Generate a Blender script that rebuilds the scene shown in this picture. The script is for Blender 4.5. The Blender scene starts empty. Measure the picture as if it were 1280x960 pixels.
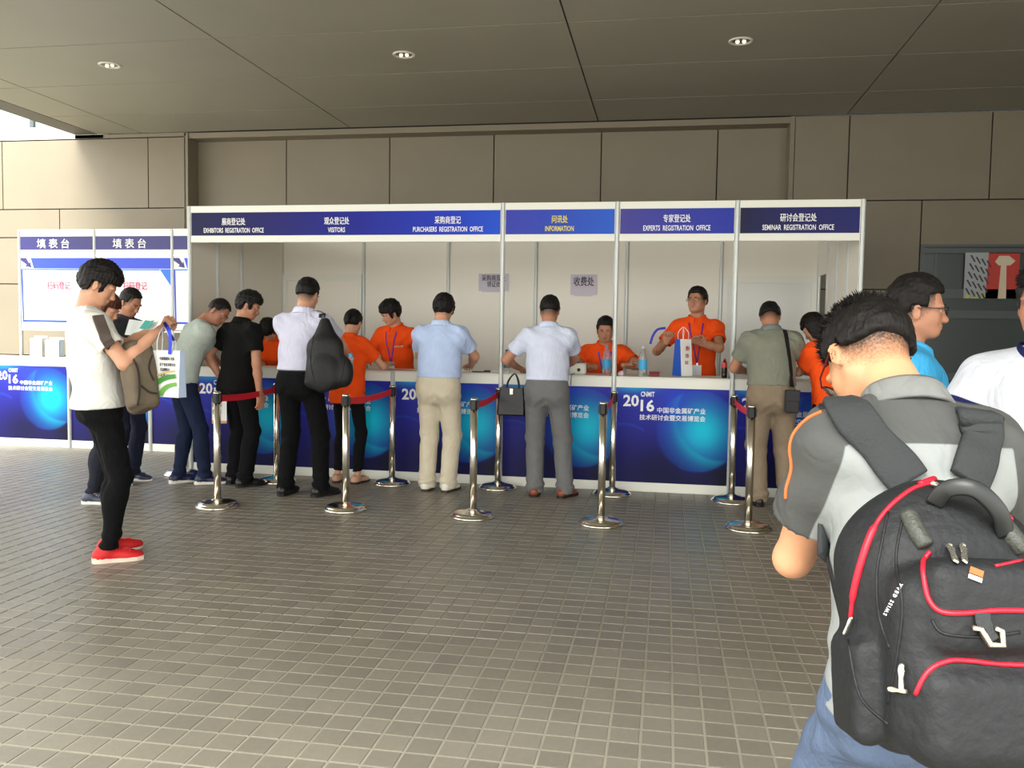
import bpy, bmesh, math, random
import numpy as np
from mathutils import Vector, Matrix
from mathutils.bvhtree import BVHTree
random.seed(7)
SC = bpy.context.scene
COL = SC.collection

# ---------------------------------------------------------------- camera
FPX, YAW, PITCH, ROLL = 1082.6, -0.17456, -0.06031, 0.01551
CAM = np.array([4.434, -7.562, 1.372])
def _axes():
    cy, sy = math.cos(YAW), math.sin(YAW)
    fwd = np.array([sy*math.cos(PITCH), cy*math.cos(PITCH), math.sin(PITCH)])
    right = np.array([cy, -sy, 0.0]); up = np.cross(right, fwd)
    r = math.cos(ROLL)*right + math.sin(ROLL)*up
    u = -math.sin(ROLL)*right + math.cos(ROLL)*up
    return r, u, fwd
AR, AU, AF = _axes()
cd = bpy.data.cameras.new('camera'); cam = bpy.data.objects.new('camera', cd); COL.objects.link(cam)
cd.sensor_width = 36; cd.lens = 36*FPX/1280; cd.clip_start = 0.05; cd.clip_end = 200
Mc = Matrix(((AR[0], AU[0], -AF[0], CAM[0]), (AR[1], AU[1], -AF[1], CAM[1]), (AR[2], AU[2], -AF[2], CAM[2]), (0, 0, 0, 1)))
cam.matrix_world = Mc
SC.camera = cam
def ray(u, v):                      # direction seen at a measured point of the 1280x960 frame
    d = AR*(u-640)/FPX - AU*(v-480)/FPX + AF
    return d
def atY(u, v, y):
    d = ray(u, v); return Vector(CAM + d*((y-CAM[1])/d[1]))
def atZ(u, v, z=0.0):
    d = ray(u, v); return Vector(CAM + d*((z-CAM[2])/d[2]))
def atD(u, v, D):
    return Vector(CAM + ray(u, v)*D)

# ---------------------------------------------------------------- world and exposure
w = bpy.data.worlds.new('overcast_sky'); SC.world = w; w.use_nodes = True
bg = w.node_tree.nodes['Background']; bg.inputs[0].default_value = (1.0, 0.995, 0.95, 1); bg.inputs[1].default_value = 2.85
SC.view_settings.view_transform = 'Standard'; SC.view_settings.look = 'None'
SC.view_settings.gamma = 1; SC.view_settings.use_curve_mapping = False
SC.view_settings.exposure = 0.55
SUN = bpy.data.objects.new('sun', bpy.data.lights.new('sun', 'SUN')); COL.objects.link(SUN)
SUN.data.energy = 8.0; SUN.data.angle = math.radians(40); SUN.data.color = (1.0, .985, .94)
SUN.rotation_euler = Vector((.22, .48, -.88)).to_track_quat('-Z', 'Y').to_euler()     # hazy sun from the front left
CEIL_FRONT = -7.9      # unseen front edge of the ceiling, placed to shape the daylight coming in

# ---------------------------------------------------------------- materials
def s2l(c): return tuple(((x/255)/12.92 if x/255 <= .04045 else ((x/255+.055)/1.055)**2.4) for x in c)
def nodes(m): return m.node_tree.nodes, m.node_tree.links
MATS = {}
def mat(name, rgb, rough=.6, metal=0, bump=0, bscale=60, var=0, vscale=8, emit=0, trans=0, ior=1.45, spec=.5, stretch=None, coord='Object'):
    if name in MATS: return MATS[name]
    m = bpy.data.materials.new(name); m.use_nodes = True; N, L = nodes(m)
    b = N['Principled BSDF']; c = s2l(rgb)
    b.inputs['Base Color'].default_value = (*c, 1); b.inputs['Roughness'].default_value = rough
    b.inputs['Metallic'].default_value = metal; b.inputs['Transmission Weight'].default_value = trans
    b.inputs['IOR'].default_value = ior; b.inputs['Specular IOR Level'].default_value = spec
    if emit: b.inputs['Emission Color'].default_value = (*c, 1); b.inputs['Emission Strength'].default_value = emit
    if bump or var:
        tc = N.new('ShaderNodeTexCoord'); mp = N.new('ShaderNodeMapping'); L.new(tc.outputs[coord], mp.inputs[0])
        if stretch: mp.inputs['Scale'].default_value = stretch
    if bump:
        n = N.new('ShaderNodeTexNoise'); n.inputs['Scale'].default_value = bscale; n.inputs['Detail'].default_value = 3
        L.new(mp.outputs[0], n.inputs[0])
        bp = N.new('ShaderNodeBump'); bp.inputs['Strength'].default_value = bump; bp.inputs['Distance'].default_value = .01
        L.new(n.outputs[0], bp.inputs['Height']); L.new(bp.outputs[0], b.inputs['Normal'])
    if var:
        n2 = N.new('ShaderNodeTexNoise'); n2.inputs['Scale'].default_value = vscale; n2.inputs['Detail'].default_value = 4
        L.new(mp.outputs[0], n2.inputs[0])
        mr = N.new('ShaderNodeMapRange'); mr.inputs[1].default_value = .3; mr.inputs[2].default_value = .7
        mr.inputs[3].default_value = 1-var; mr.inputs[4].default_value = 1+var; L.new(n2.outputs[0], mr.inputs[0])
        mx = N.new('ShaderNodeMix'); mx.data_type = 'RGBA'; mx.blend_type = 'MULTIPLY'; mx.inputs[0].default_value = 1
        mx.inputs[6].default_value = (*c, 1); L.new(mr.outputs[0], mx.inputs[7]); L.new(mx.outputs[2], b.inputs['Base Color'])
    MATS[name] = m; return m
def attrmat(name, rough=.4, attr='print'):
    if name in MATS: return MATS[name]
    m = bpy.data.materials.new(name); m.use_nodes = True; N, L = nodes(m)
    a = N.new('ShaderNodeAttribute'); a.attribute_name = attr
    L.new(a.outputs['Color'], N['Principled BSDF'].inputs['Base Color']); N['Principled BSDF'].inputs['Specular IOR Level'].default_value = .2; N['Principled BSDF'].inputs['Roughness'].default_value = rough
    MATS[name] = m; return m
def fabric(name, rgb, rough=.9, bump=.25):
    if max(rgb) < 40: rgb = tuple(int(c*.62) for c in rgb)
    if 'fabric_'+name in MATS: return MATS['fabric_'+name]
    return creases(mat('fabric_'+name, rgb, rough, bump=bump, bscale=35, var=.06, vscale=9, spec=.2))
def creases(m, sc=7.0, st=.55):
    """soft ridged wrinkles under the weave"""
    N, L = nodes(m); b = N['Principled BSDF']; tc = N.new('ShaderNodeTexCoord'); mp = N.new('ShaderNodeMapping'); mp.inputs['Scale'].default_value = (1, 1, .6); L.new(tc.outputs['Object'], mp.inputs[0])
    n = N.new('ShaderNodeTexNoise'); n.inputs['Scale'].default_value = sc; n.inputs['Detail'].default_value = 2.5; n.inputs['Distortion'].default_value = 1.2
    L.new(mp.outputs[0], n.inputs[0]); a = N.new('ShaderNodeMath'); a.operation = 'SUBTRACT'; a.inputs[1].default_value = .5; L.new(n.outputs[0], a.inputs[0])
    c = N.new('ShaderNodeMath'); c.operation = 'ABSOLUTE'; L.new(a.outputs[0], c.inputs[0])
    bp = N.new('ShaderNodeBump'); bp.inputs['Strength'].default_value = st; bp.inputs['Distance'].default_value = .045; L.new(c.outputs[0], bp.inputs['Height'])
    old = b.inputs['Normal'].links[0].from_node; L.new(bp.outputs[0], old.inputs['Normal']); return m

# ---------------------------------------------------------------- mesh helpers
def setp(o, **k):
    for a, b in k.items():
        if b is not None: o[a] = b
    return o
def tag(o, label, category, group=None): return setp(o, label=label, category=category, group=group)
def obj(name, me, m=None, parent=None, loc=None, label=None, kind=None, smooth=False):
    if isinstance(me, bmesh.types.BMesh):
        b = me; me = bpy.data.meshes.new(name); b.to_mesh(me); b.free()
    if m is not None and not me.materials:
        for q in (m if isinstance(m, (list, tuple)) else [m]): me.materials.append(q)
    o = bpy.data.objects.new(name, me); COL.objects.link(o)
    if parent is not None: o.parent = parent
    if loc is not None: o.location = loc
    if smooth: me.polygons.foreach_set('use_smooth', [True]*len(me.polygons))
    return setp(o, label=label, kind=kind)
def empty(name, loc=(0, 0, 0), rz=0, label=None, category=None, group=None, kind=None):
    o = bpy.data.objects.new(name, None); COL.objects.link(o); o.location = loc; o.rotation_euler = (0, 0, rz)
    o.empty_display_size = .1
    return setp(o, label=label, category=category, group=group, kind=kind)
def box(bm, x0, x1, y0, y1, z0, z1, bev=0, M=None):
    r = bmesh.ops.create_cube(bm, size=1)
    vs = r['verts']
    for v in vs: v.co = Vector(((x0+x1)/2+v.co.x*(x1-x0), (y0+y1)/2+v.co.y*(y1-y0), (z0+z1)/2+v.co.z*(z1-z0)))
    if bev:
        es = {e for v in vs for e in v.link_edges}
        rr = bmesh.ops.bevel(bm, geom=list(es), offset=bev, segments=1, affect='EDGES')
        vs = list({v for f in rr['faces'] for v in f.verts} | {v for v in vs if v.is_valid})
    if M is not None:
        for v in vs: v.co = M @ v.co
    return vs
def bbox(*a, **k):
    bm = bmesh.new(); box(bm, *a, **k); return bm
def lathe(bm, prof, n=28, c=(0, 0, 0), M=None):
    rings = []
    for r, z in prof:
        rings.append([bm.verts.new(((M or Matrix()) @ Vector((c[0]+r*math.cos(2*math.pi*i/n), c[1]+r*math.sin(2*math.pi*i/n), c[2]+z)))) for i in range(n)])
    for a, b in zip(rings, rings[1:]):
        for i in range(n): bm.faces.new((a[i], a[(i+1) % n], b[(i+1) % n], b[i]))
    bm.faces.new(rings[0][::-1]); bm.faces.new(rings[-1])
def tube(bm, pts, r, n=6, flat=1.0, up=None):
    pts = [Vector(p) for p in pts]; rings = []
    rr = r if isinstance(r, (list, tuple)) else [r]*len(pts)
    side = None
    for i, p in enumerate(pts):
        t = (pts[min(i+1, len(pts)-1)]-pts[max(i-1, 0)]).normalized()
        u = Vector(up) if up is not None else (Vector((0, 0, 1)) if abs(t.z) < .9 else Vector((0, 1, 0)))
        if side is not None and up is None: s = (side-t*side.dot(t)).normalized()
        else: s = t.cross(u).normalized()
        side = s; u2 = s.cross(t)
        rings.append([bm.verts.new(p+rr[i]*(math.cos(2*math.pi*k/n)*s+flat*math.sin(2*math.pi*k/n)*u2)) for k in range(n)])
    for a, b in zip(rings, rings[1:]):
        for k in range(n): bm.faces.new((a[k], a[(k+1) % n], b[(k+1) % n], b[k]))
    bm.faces.new(rings[0][::-1]); bm.faces.new(rings[-1])
def ribbon(bm, pts, nrm, width, thick):
    """flat band along pts; nrm = normals; closed cross-section"""
    rings = []
    for i, p in enumerate(pts):
        p = Vector(p); t = (Vector(pts[min(i+1, len(pts)-1)])-Vector(pts[max(i-1, 0)])).normalized()
        n = Vector(nrm[i]); n = (n-t*n.dot(t)).normalized(); s = t.cross(n)
        w_ = (width[i] if isinstance(width, (list, tuple)) else width)/2
        rings.append([bm.verts.new(p+s*a*w_+n*b*thick) for a, b in ((-1, 0), (1, 0), (1, .7), (.85, 1), (-.85, 1), (-1, .7))])
    for a, b in zip(rings, rings[1:]):
        for k in range(6): bm.faces.new((a[k], a[(k+1) % 6], b[(k+1) % 6], b[k]))
    bm.faces.new(rings[0][::-1]); bm.faces.new(rings[-1])
def smooth_path(pts, n=6):
    pts = [Vector(p) for p in pts]; out = []
    for i in range(len(pts)-1):
        p0, p1, p2, p3 = pts[max(i-1, 0)], pts[i], pts[i+1], pts[min(i+2, len(pts)-1)]
        for k in range(n):
            t = k/n
            out.append(.5*((2*p1)+(-p0+p2)*t+(2*p0-5*p1+4*p2-p3)*t*t+(-p0+3*p1-3*p2+p3)*t**3))
    out.append(pts[-1]); return out
def poly(bm, pts, y=0.0, th=.001):
    """flat shape in the x-z plane facing -y"""
    a = [bm.verts.new((p[0], y, p[1])) for p in pts]; b = [bm.verts.new((p[0], y+th, p[1])) for p in pts]
    f = bm.faces.new(a); bm.faces.new(b[::-1]); n = len(pts)
    for i in range(n): bm.faces.new((a[i], b[i], b[(i+1) % n], a[(i+1) % n]))
def textmesh(s, size, bold=.0, xs=1.0, align='LEFT', space=1.0):
    cu = bpy.data.curves.new('t', 'FONT'); cu.body = s; cu.size = size; cu.align_x = align; cu.offset = (0 if any(ord(ch) > 0x2000 for ch in s) else bold*size*.6)
    cu.space_character = space; cu.resolution_u = 2; cu.extrude = .0006; cu.fill_mode = 'BOTH'
    o = bpy.data.objects.new('t', cu); me = bpy.data.meshes.new_from_object(o)
    bpy.data.objects.remove(o)
    if bold > 0 and any(ord(ch) > 0x2000 for ch in s):          # heavier strokes: three copies a hair apart
        b = bmesh.new(); 
        for dx, dy in ((0, 0), (.028*size, 0), (.014*size, .022*size)):
            c = me.copy(); c.transform(Matrix.Translation((dx, dy, .0002*(1 if dy else 0)))); b.from_mesh(c); bpy.data.meshes.remove(c)
        b.to_mesh(me); b.free()
    me.transform(Matrix.Rotation(math.pi/2, 4, 'X') @ Matrix.Diagonal((xs, 1, 1, 1)))   # stands in x-z, reads from -y
    return me
def lettering(s, size, loc, m, parent, bold=.02, xs=1.0, align='LEFT', space=1.0, name='lettering', fit=None):
    me = textmesh(s, size, bold, xs, align, space)
    if fit:
        co = [v.co for v in me.vertices]; x0 = min(c.x for c in co); x1 = max(c.x for c in co)
        me.transform(Matrix.Diagonal((fit/(x1-x0), 1, 1, 1)))
    return obj(name, me, m, parent, loc)

# ---------------------------------------------------------------- signed-distance modelling (bodies, clothes, soft goods)
def Fm(R=None, o=(0, 0, 0)):
    M = np.eye(4)
    if R is not None: M[:3, :3] = R
    M[:3, 3] = o; return M
def rx(d): c, s = math.cos(math.radians(d)), math.sin(math.radians(d)); return np.array([[1, 0, 0], [0, c, -s], [0, s, c]])
def ry(d): c, s = math.cos(math.radians(d)), math.sin(math.radians(d)); return np.array([[c, 0, s], [0, 1, 0], [-s, 0, c]])
def rz(d): c, s = math.cos(math.radians(d)), math.sin(math.radians(d)); return np.array([[c, -s, 0], [s, c, 0], [0, 0, 1]])
def nrmz(v): v = np.asarray(v, float); return v/(np.linalg.norm(v)+1e-9)
class SDF:
    def __init__(s, lo, hi, res):
        s.lo = np.array(lo, float); s.res = res; s.n = np.maximum(3, np.ceil((np.array(hi)-s.lo)/res).astype(int)+1)
        s.f = np.full(tuple(s.n), 1.0, np.float32); s.F = np.eye(4)
    def frame(s, F): s.F = F; return s
    def _p(s, p): return s.F[:3, :3] @ np.asarray(p, float) + s.F[:3, 3]
    def _sub(s, lo, hi):
        a = np.clip(np.floor((lo-s.lo)/s.res).astype(int), 0, s.n-1); b = np.clip(np.ceil((hi-s.lo)/s.res).astype(int)+1, 0, s.n)
        if np.any(b-a <= 0): return None
        g = [(s.lo[i]+np.arange(a[i], b[i])*s.res).astype(np.float32) for i in range(3)]
        return (slice(a[0], b[0]), slice(a[1], b[1]), slice(a[2], b[2])), g[0][:, None, None], g[1][None, :, None], g[2][None, None, :]
    def _mix(s, sl, d, k, op):
        f = s.f[sl]
        if op == 'u':
            if k > 0: h = np.maximum(k-np.abs(f-d), 0)/k; s.f[sl] = np.minimum(f, d)-h*h*k*.25
            else: s.f[sl] = np.minimum(f, d)
        elif op == 's':
            d = -d
            if k > 0: h = np.maximum(k-np.abs(f-d), 0)/k; s.f[sl] = np.maximum(f, d)+h*h*k*.25
            else: s.f[sl] = np.maximum(f, d)
    def ec(s, a, b, ra, rb, k=.02, X=(1, 0, 0), op='u', clip=False, clipa=False):
        a = s._p(a); b = s._p(b); wa, da = ra if isinstance(ra, tuple) else (ra, ra); wb, db = rb if isinstance(rb, tuple) else (rb, rb)
        pad = max(wa, da, wb, db)+k+2*s.res
        q = s._sub(np.minimum(a, b)-pad, np.maximum(a, b)+pad)
        if q is None: return
        sl, x, y, z = q; ab = b-a; L2 = float(ab@ab)+1e-12; ln = math.sqrt(L2); zd = ab/ln
        px, py, pz = x-a[0], y-a[1], z-a[2]
        tt = (px*ab[0]+py*ab[1]+pz*ab[2])/L2; t = np.clip(tt, 0, 1)
        if wa == da and wb == db:
            d = np.sqrt((px-t*ab[0])**2+(py-t*ab[1])**2+(pz-t*ab[2])**2)-(wa+(wb-wa)*t)
        else:
            X = nrmz(s.F[:3, :3] @ np.asarray(X, float)); X = nrmz(X-zd*(X@zd)); Y = np.cross(zd, X)
            w_ = wa+(wb-wa)*t; dd = da+(db-da)*t
            lx = px*X[0]+py*X[1]+pz*X[2]; ly = px*Y[0]+py*Y[1]+pz*Y[2]; lz = (tt-t)*ln
            mn = np.minimum(w_, dd)
            q0 = np.sqrt((lx/w_)**2+(ly/dd)**2+(lz/mn)**2)+1e-6
            q1 = np.sqrt((lx/w_**2)**2+(ly/dd**2)**2+(lz/mn**2)**2)+1e-6
            d = q0*(q0-1)/q1
        if clip: d = np.maximum(d, (tt-1)*ln)
        if clipa: d = np.maximum(d, -tt*ln)
        s._mix(sl, d.astype(np.float32), k, op)
    def ell(s, c, r, R=None, k=.02, op='u'):
        c = s._p(c); r = np.array(r, float) if not np.isscalar(r) else np.array([r]*3)
        RR = s.F[:3, :3] @ (np.eye(3) if R is None else R); pad = r.max()+k+2*s.res
        q = s._sub(c-pad, c+pad)
        if q is None: return
        sl, x, y, z = q; px, py, pz = x-c[0], y-c[1], z-c[2]
        l = [(px*RR[0, i]+py*RR[1, i]+pz*RR[2, i]) for i in range(3)]
        k0 = np.sqrt(sum((l[i]/r[i])**2 for i in range(3)))+1e-6; k1 = np.sqrt(sum((l[i]/r[i]**2)**2 for i in range(3)))+1e-6
        s._mix(sl, (k0*(k0-1)/k1).astype(np.float32), k, op)
    def rbox(s, c, h, rad, R=None, k=.0, op='u'):
        c = s._p(c); RR = s.F[:3, :3] @ (np.eye(3) if R is None else R); pad = float(np.linalg.norm(h))+k+2*s.res
        q = s._sub(c-pad, c+pad)
        if q is None: return
        sl, x, y, z = q; px, py, pz = x-c[0], y-c[1], z-c[2]
        l = [np.abs(px*RR[0, i]+py*RR[1, i]+pz*RR[2, i])-(h[i]-rad) for i in range(3)]
        d = np.sqrt(sum(np.maximum(v, 0)**2 for v in l))+np.minimum(np.maximum(np.maximum(l[0], l[1]), l[2]), 0)-rad
        s._mix(sl, d.astype(np.float32), k, op)
    def carve(s, fn, F=None, k=0):
        """fn(x,y,z) in frame F: negative inside the region to remove"""
        F = s.F if F is None else F
        Fi = np.linalg.inv(F); x = (s.lo[0]+np.arange(s.n[0])*s.res)[:, None, None]; y = (s.lo[1]+np.arange(s.n[1])*s.res)[None, :, None]; z = (s.lo[2]+np.arange(s.n[2])*s.res)[None, None, :]
        l = [Fi[i, 0]*x+Fi[i, 1]*y+Fi[i, 2]*z+Fi[i, 3] for i in range(3)]
        d = np.broadcast_to(fn(*l), s.f.shape).astype(np.float32)
        s._mix((slice(None),)*3, d, k, 's')
    def mesh(s):
        f = s.f; f[0] = f[-1] = 1; f[:, 0] = f[:, -1] = 1; f[:, :, 0] = f[:, :, -1] = 1
        ins = f < 0; nx, ny, nz_ = f.shape
        c = ins[:-1, :-1, :-1].astype(np.int8)
        for i, j, k in ((1, 0, 0), (0, 1, 0), (0, 0, 1), (1, 1, 0), (1, 0, 1), (0, 1, 1), (1, 1, 1)):
            c = c+ins[i:nx-1+i, j:ny-1+j, k:nz_-1+k]
        act = (c > 0) & (c < 8); I = np.argwhere(act)
        if len(I) == 0: return np.zeros((0, 3)), np.zeros((0, 4), int)
        idx = np.full(act.shape, -1, np.int32); idx[act] = np.arange(len(I))
        cor = [(i, j, k) for i in (0, 1) for j in (0, 1) for k in (0, 1)]
        V = {q: f[I[:, 0]+q[0], I[:, 1]+q[1], I[:, 2]+q[2]] for q in cor}
        acc = np.zeros((len(I), 3)); cnt = np.zeros(len(I))
        for a in cor:
            for ax in range(3):
                if a[ax]: continue
                b = tuple(a[i]+(i == ax) for i in range(3)); va, vb = V[a], V[b]; m = (va < 0) != (vb < 0)
                t = np.where(m, va/(va-vb+1e-12), 0); p = np.tile(np.array(a, float), (len(I), 1)); p[:, ax] += t
                acc += p*m[:, None]; cnt += m
        P = s.lo+(I+acc/cnt[:, None])*s.res
        Q = []
        for ax in range(3):
            o = [i for i in range(3) if i != ax]
            a = ins; sl0 = [slice(1, -1)]*3; sl0[ax] = slice(0, -1); sl1 = [slice(1, -1)]*3; sl1[ax] = slice(1, None)
            A = ins[tuple(sl0)]; B = ins[tuple(sl1)]; E = np.argwhere(A != B)
            if len(E) == 0: continue
            st = A[tuple(E.T)]
            E = E.copy(); E[:, o[0]] += 1; E[:, o[1]] += 1
            def at(d0, d1):
                q = E.copy(); q[:, o[0]] -= d0; q[:, o[1]] -= d1; return idx[tuple(q.T)]
            q = np.stack([at(1, 1), at(0, 1), at(0, 0), at(1, 0)], 1)
            fl = st if ax != 1 else ~st
            q[~fl] = q[~fl][:, ::-1]; Q.append(q)
        return P, np.concatenate(Q)
def nz3(P, f, sd=0):
    rs = np.random.RandomState(sd); out = np.zeros(len(P))
    for i in range(5):
        k = rs.normal(size=3); k = k/np.linalg.norm(k)*f*rs.uniform(.6, 1.5); out += np.sin(P@k+rs.uniform(0, 6.28))
    return out/5
def vnormals(P, Q):
    n = np.cross(P[Q[:, 2]]-P[Q[:, 0]], P[Q[:, 3]]-P[Q[:, 1]]); N = np.zeros_like(P)
    for i in range(4): np.add.at(N, Q[:, i], n)
    return N/(np.linalg.norm(N, axis=1)[:, None]+1e-12)
def mesh_from(name, P, Q, smooth=True):
    me = bpy.data.meshes.new(name); me.vertices.add(len(P)); me.vertices.foreach_set('co', P.astype(np.float32).ravel())
    me.loops.add(Q.size); me.loops.foreach_set('vertex_index', Q.astype(np.int32).ravel())
    me.polygons.add(len(Q)); me.polygons.foreach_set('loop_start', np.arange(0, Q.size, Q.shape[1], dtype=np.int32))
    me.polygons.foreach_set('use_smooth', np.full(len(Q), smooth)); me.update(calc_edges=True); return me
def fattr(me, name, vals):
    a = me.attributes.new(name, 'FLOAT', 'POINT'); a.data.foreach_set('value', vals.astype(np.float32))
def cattr(me, name, rgb):
    a = me.color_attributes.new(name, 'FLOAT_COLOR', 'POINT'); c = np.ones((len(rgb), 4), np.float32); c[:, :3] = rgb; a.data.foreach_set('color', c.ravel())
def bvh_of(P, Q): return BVHTree.FromPolygons([tuple(p) for p in P], [tuple(int(i) for i in q) for q in Q])
# ================================================================ SETTING
CEIL = 3.91; WY = 3.0
m_tile = bpy.data.materials.new('floor_tile'); m_tile.use_nodes = True
def _tile():
    N, L = nodes(m_tile); b = N['Principled BSDF']
    g = N.new('ShaderNodeNewGeometry'); sn = N.new('ShaderNodeVectorMath'); sn.operation = 'SNAP'; sn.inputs[1].default_value = (.108, .108, 5)
    ad = N.new('ShaderNodeVectorMath'); ad.operation = 'ADD'; ad.inputs[1].default_value = (-3.736+50*.108, 4.812+50*.108, 0)
    L.new(g.outputs['Position'], ad.inputs[0]); L.new(ad.outputs[0], sn.inputs[0])
    wn = N.new('ShaderNodeTexWhiteNoise'); wn.noise_dimensions = '2D'; L.new(sn.outputs[0], wn.inputs[0])
    n = N.new('ShaderNodeTexNoise'); n.inputs['Scale'].default_value = 1.1; n.inputs['Detail'].default_value = 5; L.new(g.outputs['Position'], n.inputs[0])
    n3 = N.new('ShaderNodeTexNoise'); n3.inputs['Scale'].default_value = 40; n3.inputs['Detail'].default_value = 3; L.new(g.outputs['Position'], n3.inputs[0])
    a = N.new('ShaderNodeMath'); a.operation = 'MULTIPLY_ADD'; a.inputs[1].default_value = .22; a.inputs[2].default_value = 0; L.new(wn.outputs['Value'], a.inputs[0])
    c = N.new('ShaderNodeMath'); c.operation = 'MULTIPLY_ADD'; c.inputs[1].default_value = .5; L.new(n.outputs[0], c.inputs[0]); L.new(a.outputs[0], c.inputs[2])
    e = N.new('ShaderNodeMath'); e.operation = 'MULTIPLY_ADD'; e.inputs[1].default_value = .25; L.new(n3.outputs[0], e.inputs[0]); L.new(c.outputs[0], e.inputs[2])
    r = N.new('ShaderNodeValToRGB'); r.color_ramp.elements[0].position = .25; r.color_ramp.elements[0].color = (*s2l((114, 109, 98)), 1)
    r.color_ramp.elements[1].position = .75; r.color_ramp.elements[1].color = (*s2l((142, 136, 122)), 1)
    L.new(e.outputs[0], r.inputs[0]); L.new(r.outputs[0], b.inputs['Base Color'])
    rr = N.new('ShaderNodeMapRange'); rr.inputs[3].default_value = .30; rr.inputs[4].default_value = .44; L.new(n.outputs[0], rr.inputs[0]); L.new(rr.outputs[0], b.inputs['Roughness'])
    bp = N.new('ShaderNodeBump'); bp.inputs['Strength'].default_value = .15; bp.inputs['Distance'].default_value = .004; L.new(n3.outputs[0], bp.inputs['Height']); L.new(bp.outputs[0], b.inputs['Normal'])
_tile()
m_grout = mat('floor_grout', (158, 153, 138), .7, bump=.1, var=.12, vscale=3)
m_panel = mat('wall_cladding', (128, 119, 101), .5, bump=.05, bscale=90, var=.04, vscale=2)
m_ceil = mat('ceiling_cladding', (152, 149, 134), .5, bump=.04, bscale=90, var=.03, vscale=1.5)
m_dark = mat('joint_backing', (28, 26, 22), .9)
m_pave = mat('forecourt_paving', (165, 163, 158), .7, var=.08, vscale=1)

floor = obj('floor', bbox(-9, 10.2, -9.5, 3.3, -.06, -.0025), m_grout, kind='structure')
floor['label'] = 'square grey-brown floor tiles with pale joints'
fore = obj('floor_forecourt', bbox(-40, 40, -45, 30, -.12, -.061), m_pave, kind='structure')
# tiles
T = .108; G = .0042
def tile_centres():
    out = []
    for i in range(-118, 59):
        for j in range(-42, 72):
            x = 3.736+T*(i+.5); y = -4.812+T*(j+.5)
            if -8.9 < x < 10.1 and -9.2 < y < 3.2: out.append((x, y))
    return out
tc_ = tile_centres()
def screen(p):
    d = np.array(p)-CAM; z = d@AF
    return (640+FPX*(d@AR)/z, 480-FPX*(d@AU)/z, z) if z > .1 else (-1, -1, -1)
vis = []
for k_, (x, y) in enumerate(tc_):
    u, v, z = screen((x, y, 0))
    if 5 < u < 1275 and 5 < v < 955 and not (u > 970 and v > 700): vis.append((z, k_))
vis.sort(); near = {k_ for z, k_ in vis[:300]}
def tile_bm():
    bm = bmesh.new(); h = T/2-G; t = h-.0018
    a = [bm.verts.new((sx*h, sy*h, -.003)) for sx, sy in ((-1, -1), (1, -1), (1, 1), (-1, 1))]
    c = [bm.verts.new((sx*h, sy*h, -.0012)) for sx, sy in ((-1, -1), (1, -1), (1, 1), (-1, 1))]
    b = [bm.verts.new((sx*t, sy*t, 0)) for sx, sy in ((-1, -1), (1, -1), (1, 1), (-1, 1))]
    for i in range(4):
        j = (i+1) % 4; bm.faces.new((a[i], a[j], c[j], c[i])); bm.faces.new((c[i], c[j], b[j], b[i]))
    bm.faces.new(b); return bm
tme = bpy.data.meshes.new('tile'); tb = tile_bm(); tb.to_mesh(tme); tb.free(); tme.materials.append(m_tile)
for k_ in sorted(near): obj('tile', tme, None, floor, (tc_[k_][0], tc_[k_][1], 0))
cen = np.array([c for i, c in enumerate(tc_) if i not in near]); h = T/2-G; t = h-.0018
base = np.array([(sx*h, sy*h, -.003) for sx, sy in ((-1, -1), (1, -1), (1, 1), (-1, 1))]+[(sx*t, sy*t, 0) for sx, sy in ((-1, -1), (1, -1), (1, 1), (-1, 1))])
P = (base[None]+np.concatenate([cen, np.zeros((len(cen), 1))], 1)[:, None]).reshape(-1, 3)
q = np.array([(0, 1, 5, 4), (1, 2, 6, 5), (2, 3, 7, 6), (3, 0, 4, 7), (4, 5, 6, 7)])
Q = (q[None]+8*np.arange(len(cen))[:, None, None]).reshape(-1, 4)
obj('tile', mesh_from('tile_field', P, Q, False), m_tile, floor, kind='stuff')

# ---- ceiling
ceil = obj('ceiling', bbox(-3.42, 10.3, CEIL_FRONT, 3.3, CEIL+.02, CEIL+.12), m_dark, kind='structure')
cx = [-3.08, -2.44, .45, 3.57, 6.41, 9.3]; cy = [WY]+[2.06-1.2*i for i in range(9)]
cy = [c for c in cy if c > CEIL_FRONT]+[CEIL_FRONT]
for i in range(len(cx)-1):
    for j in range(len(cy)-1):
        g = .007
        obj('panel', bbox(cx[i]+g, cx[i+1]-g, cy[j+1]+g, cy[j]-g, CEIL, CEIL+.03), m_ceil, ceil)
obj('edge_strip', bbox(-3.42, -3.09, CEIL_FRONT, WY, CEIL-.0, CEIL+.03), mat('soffit_strip', (104, 101, 93), .55), ceil)
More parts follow.
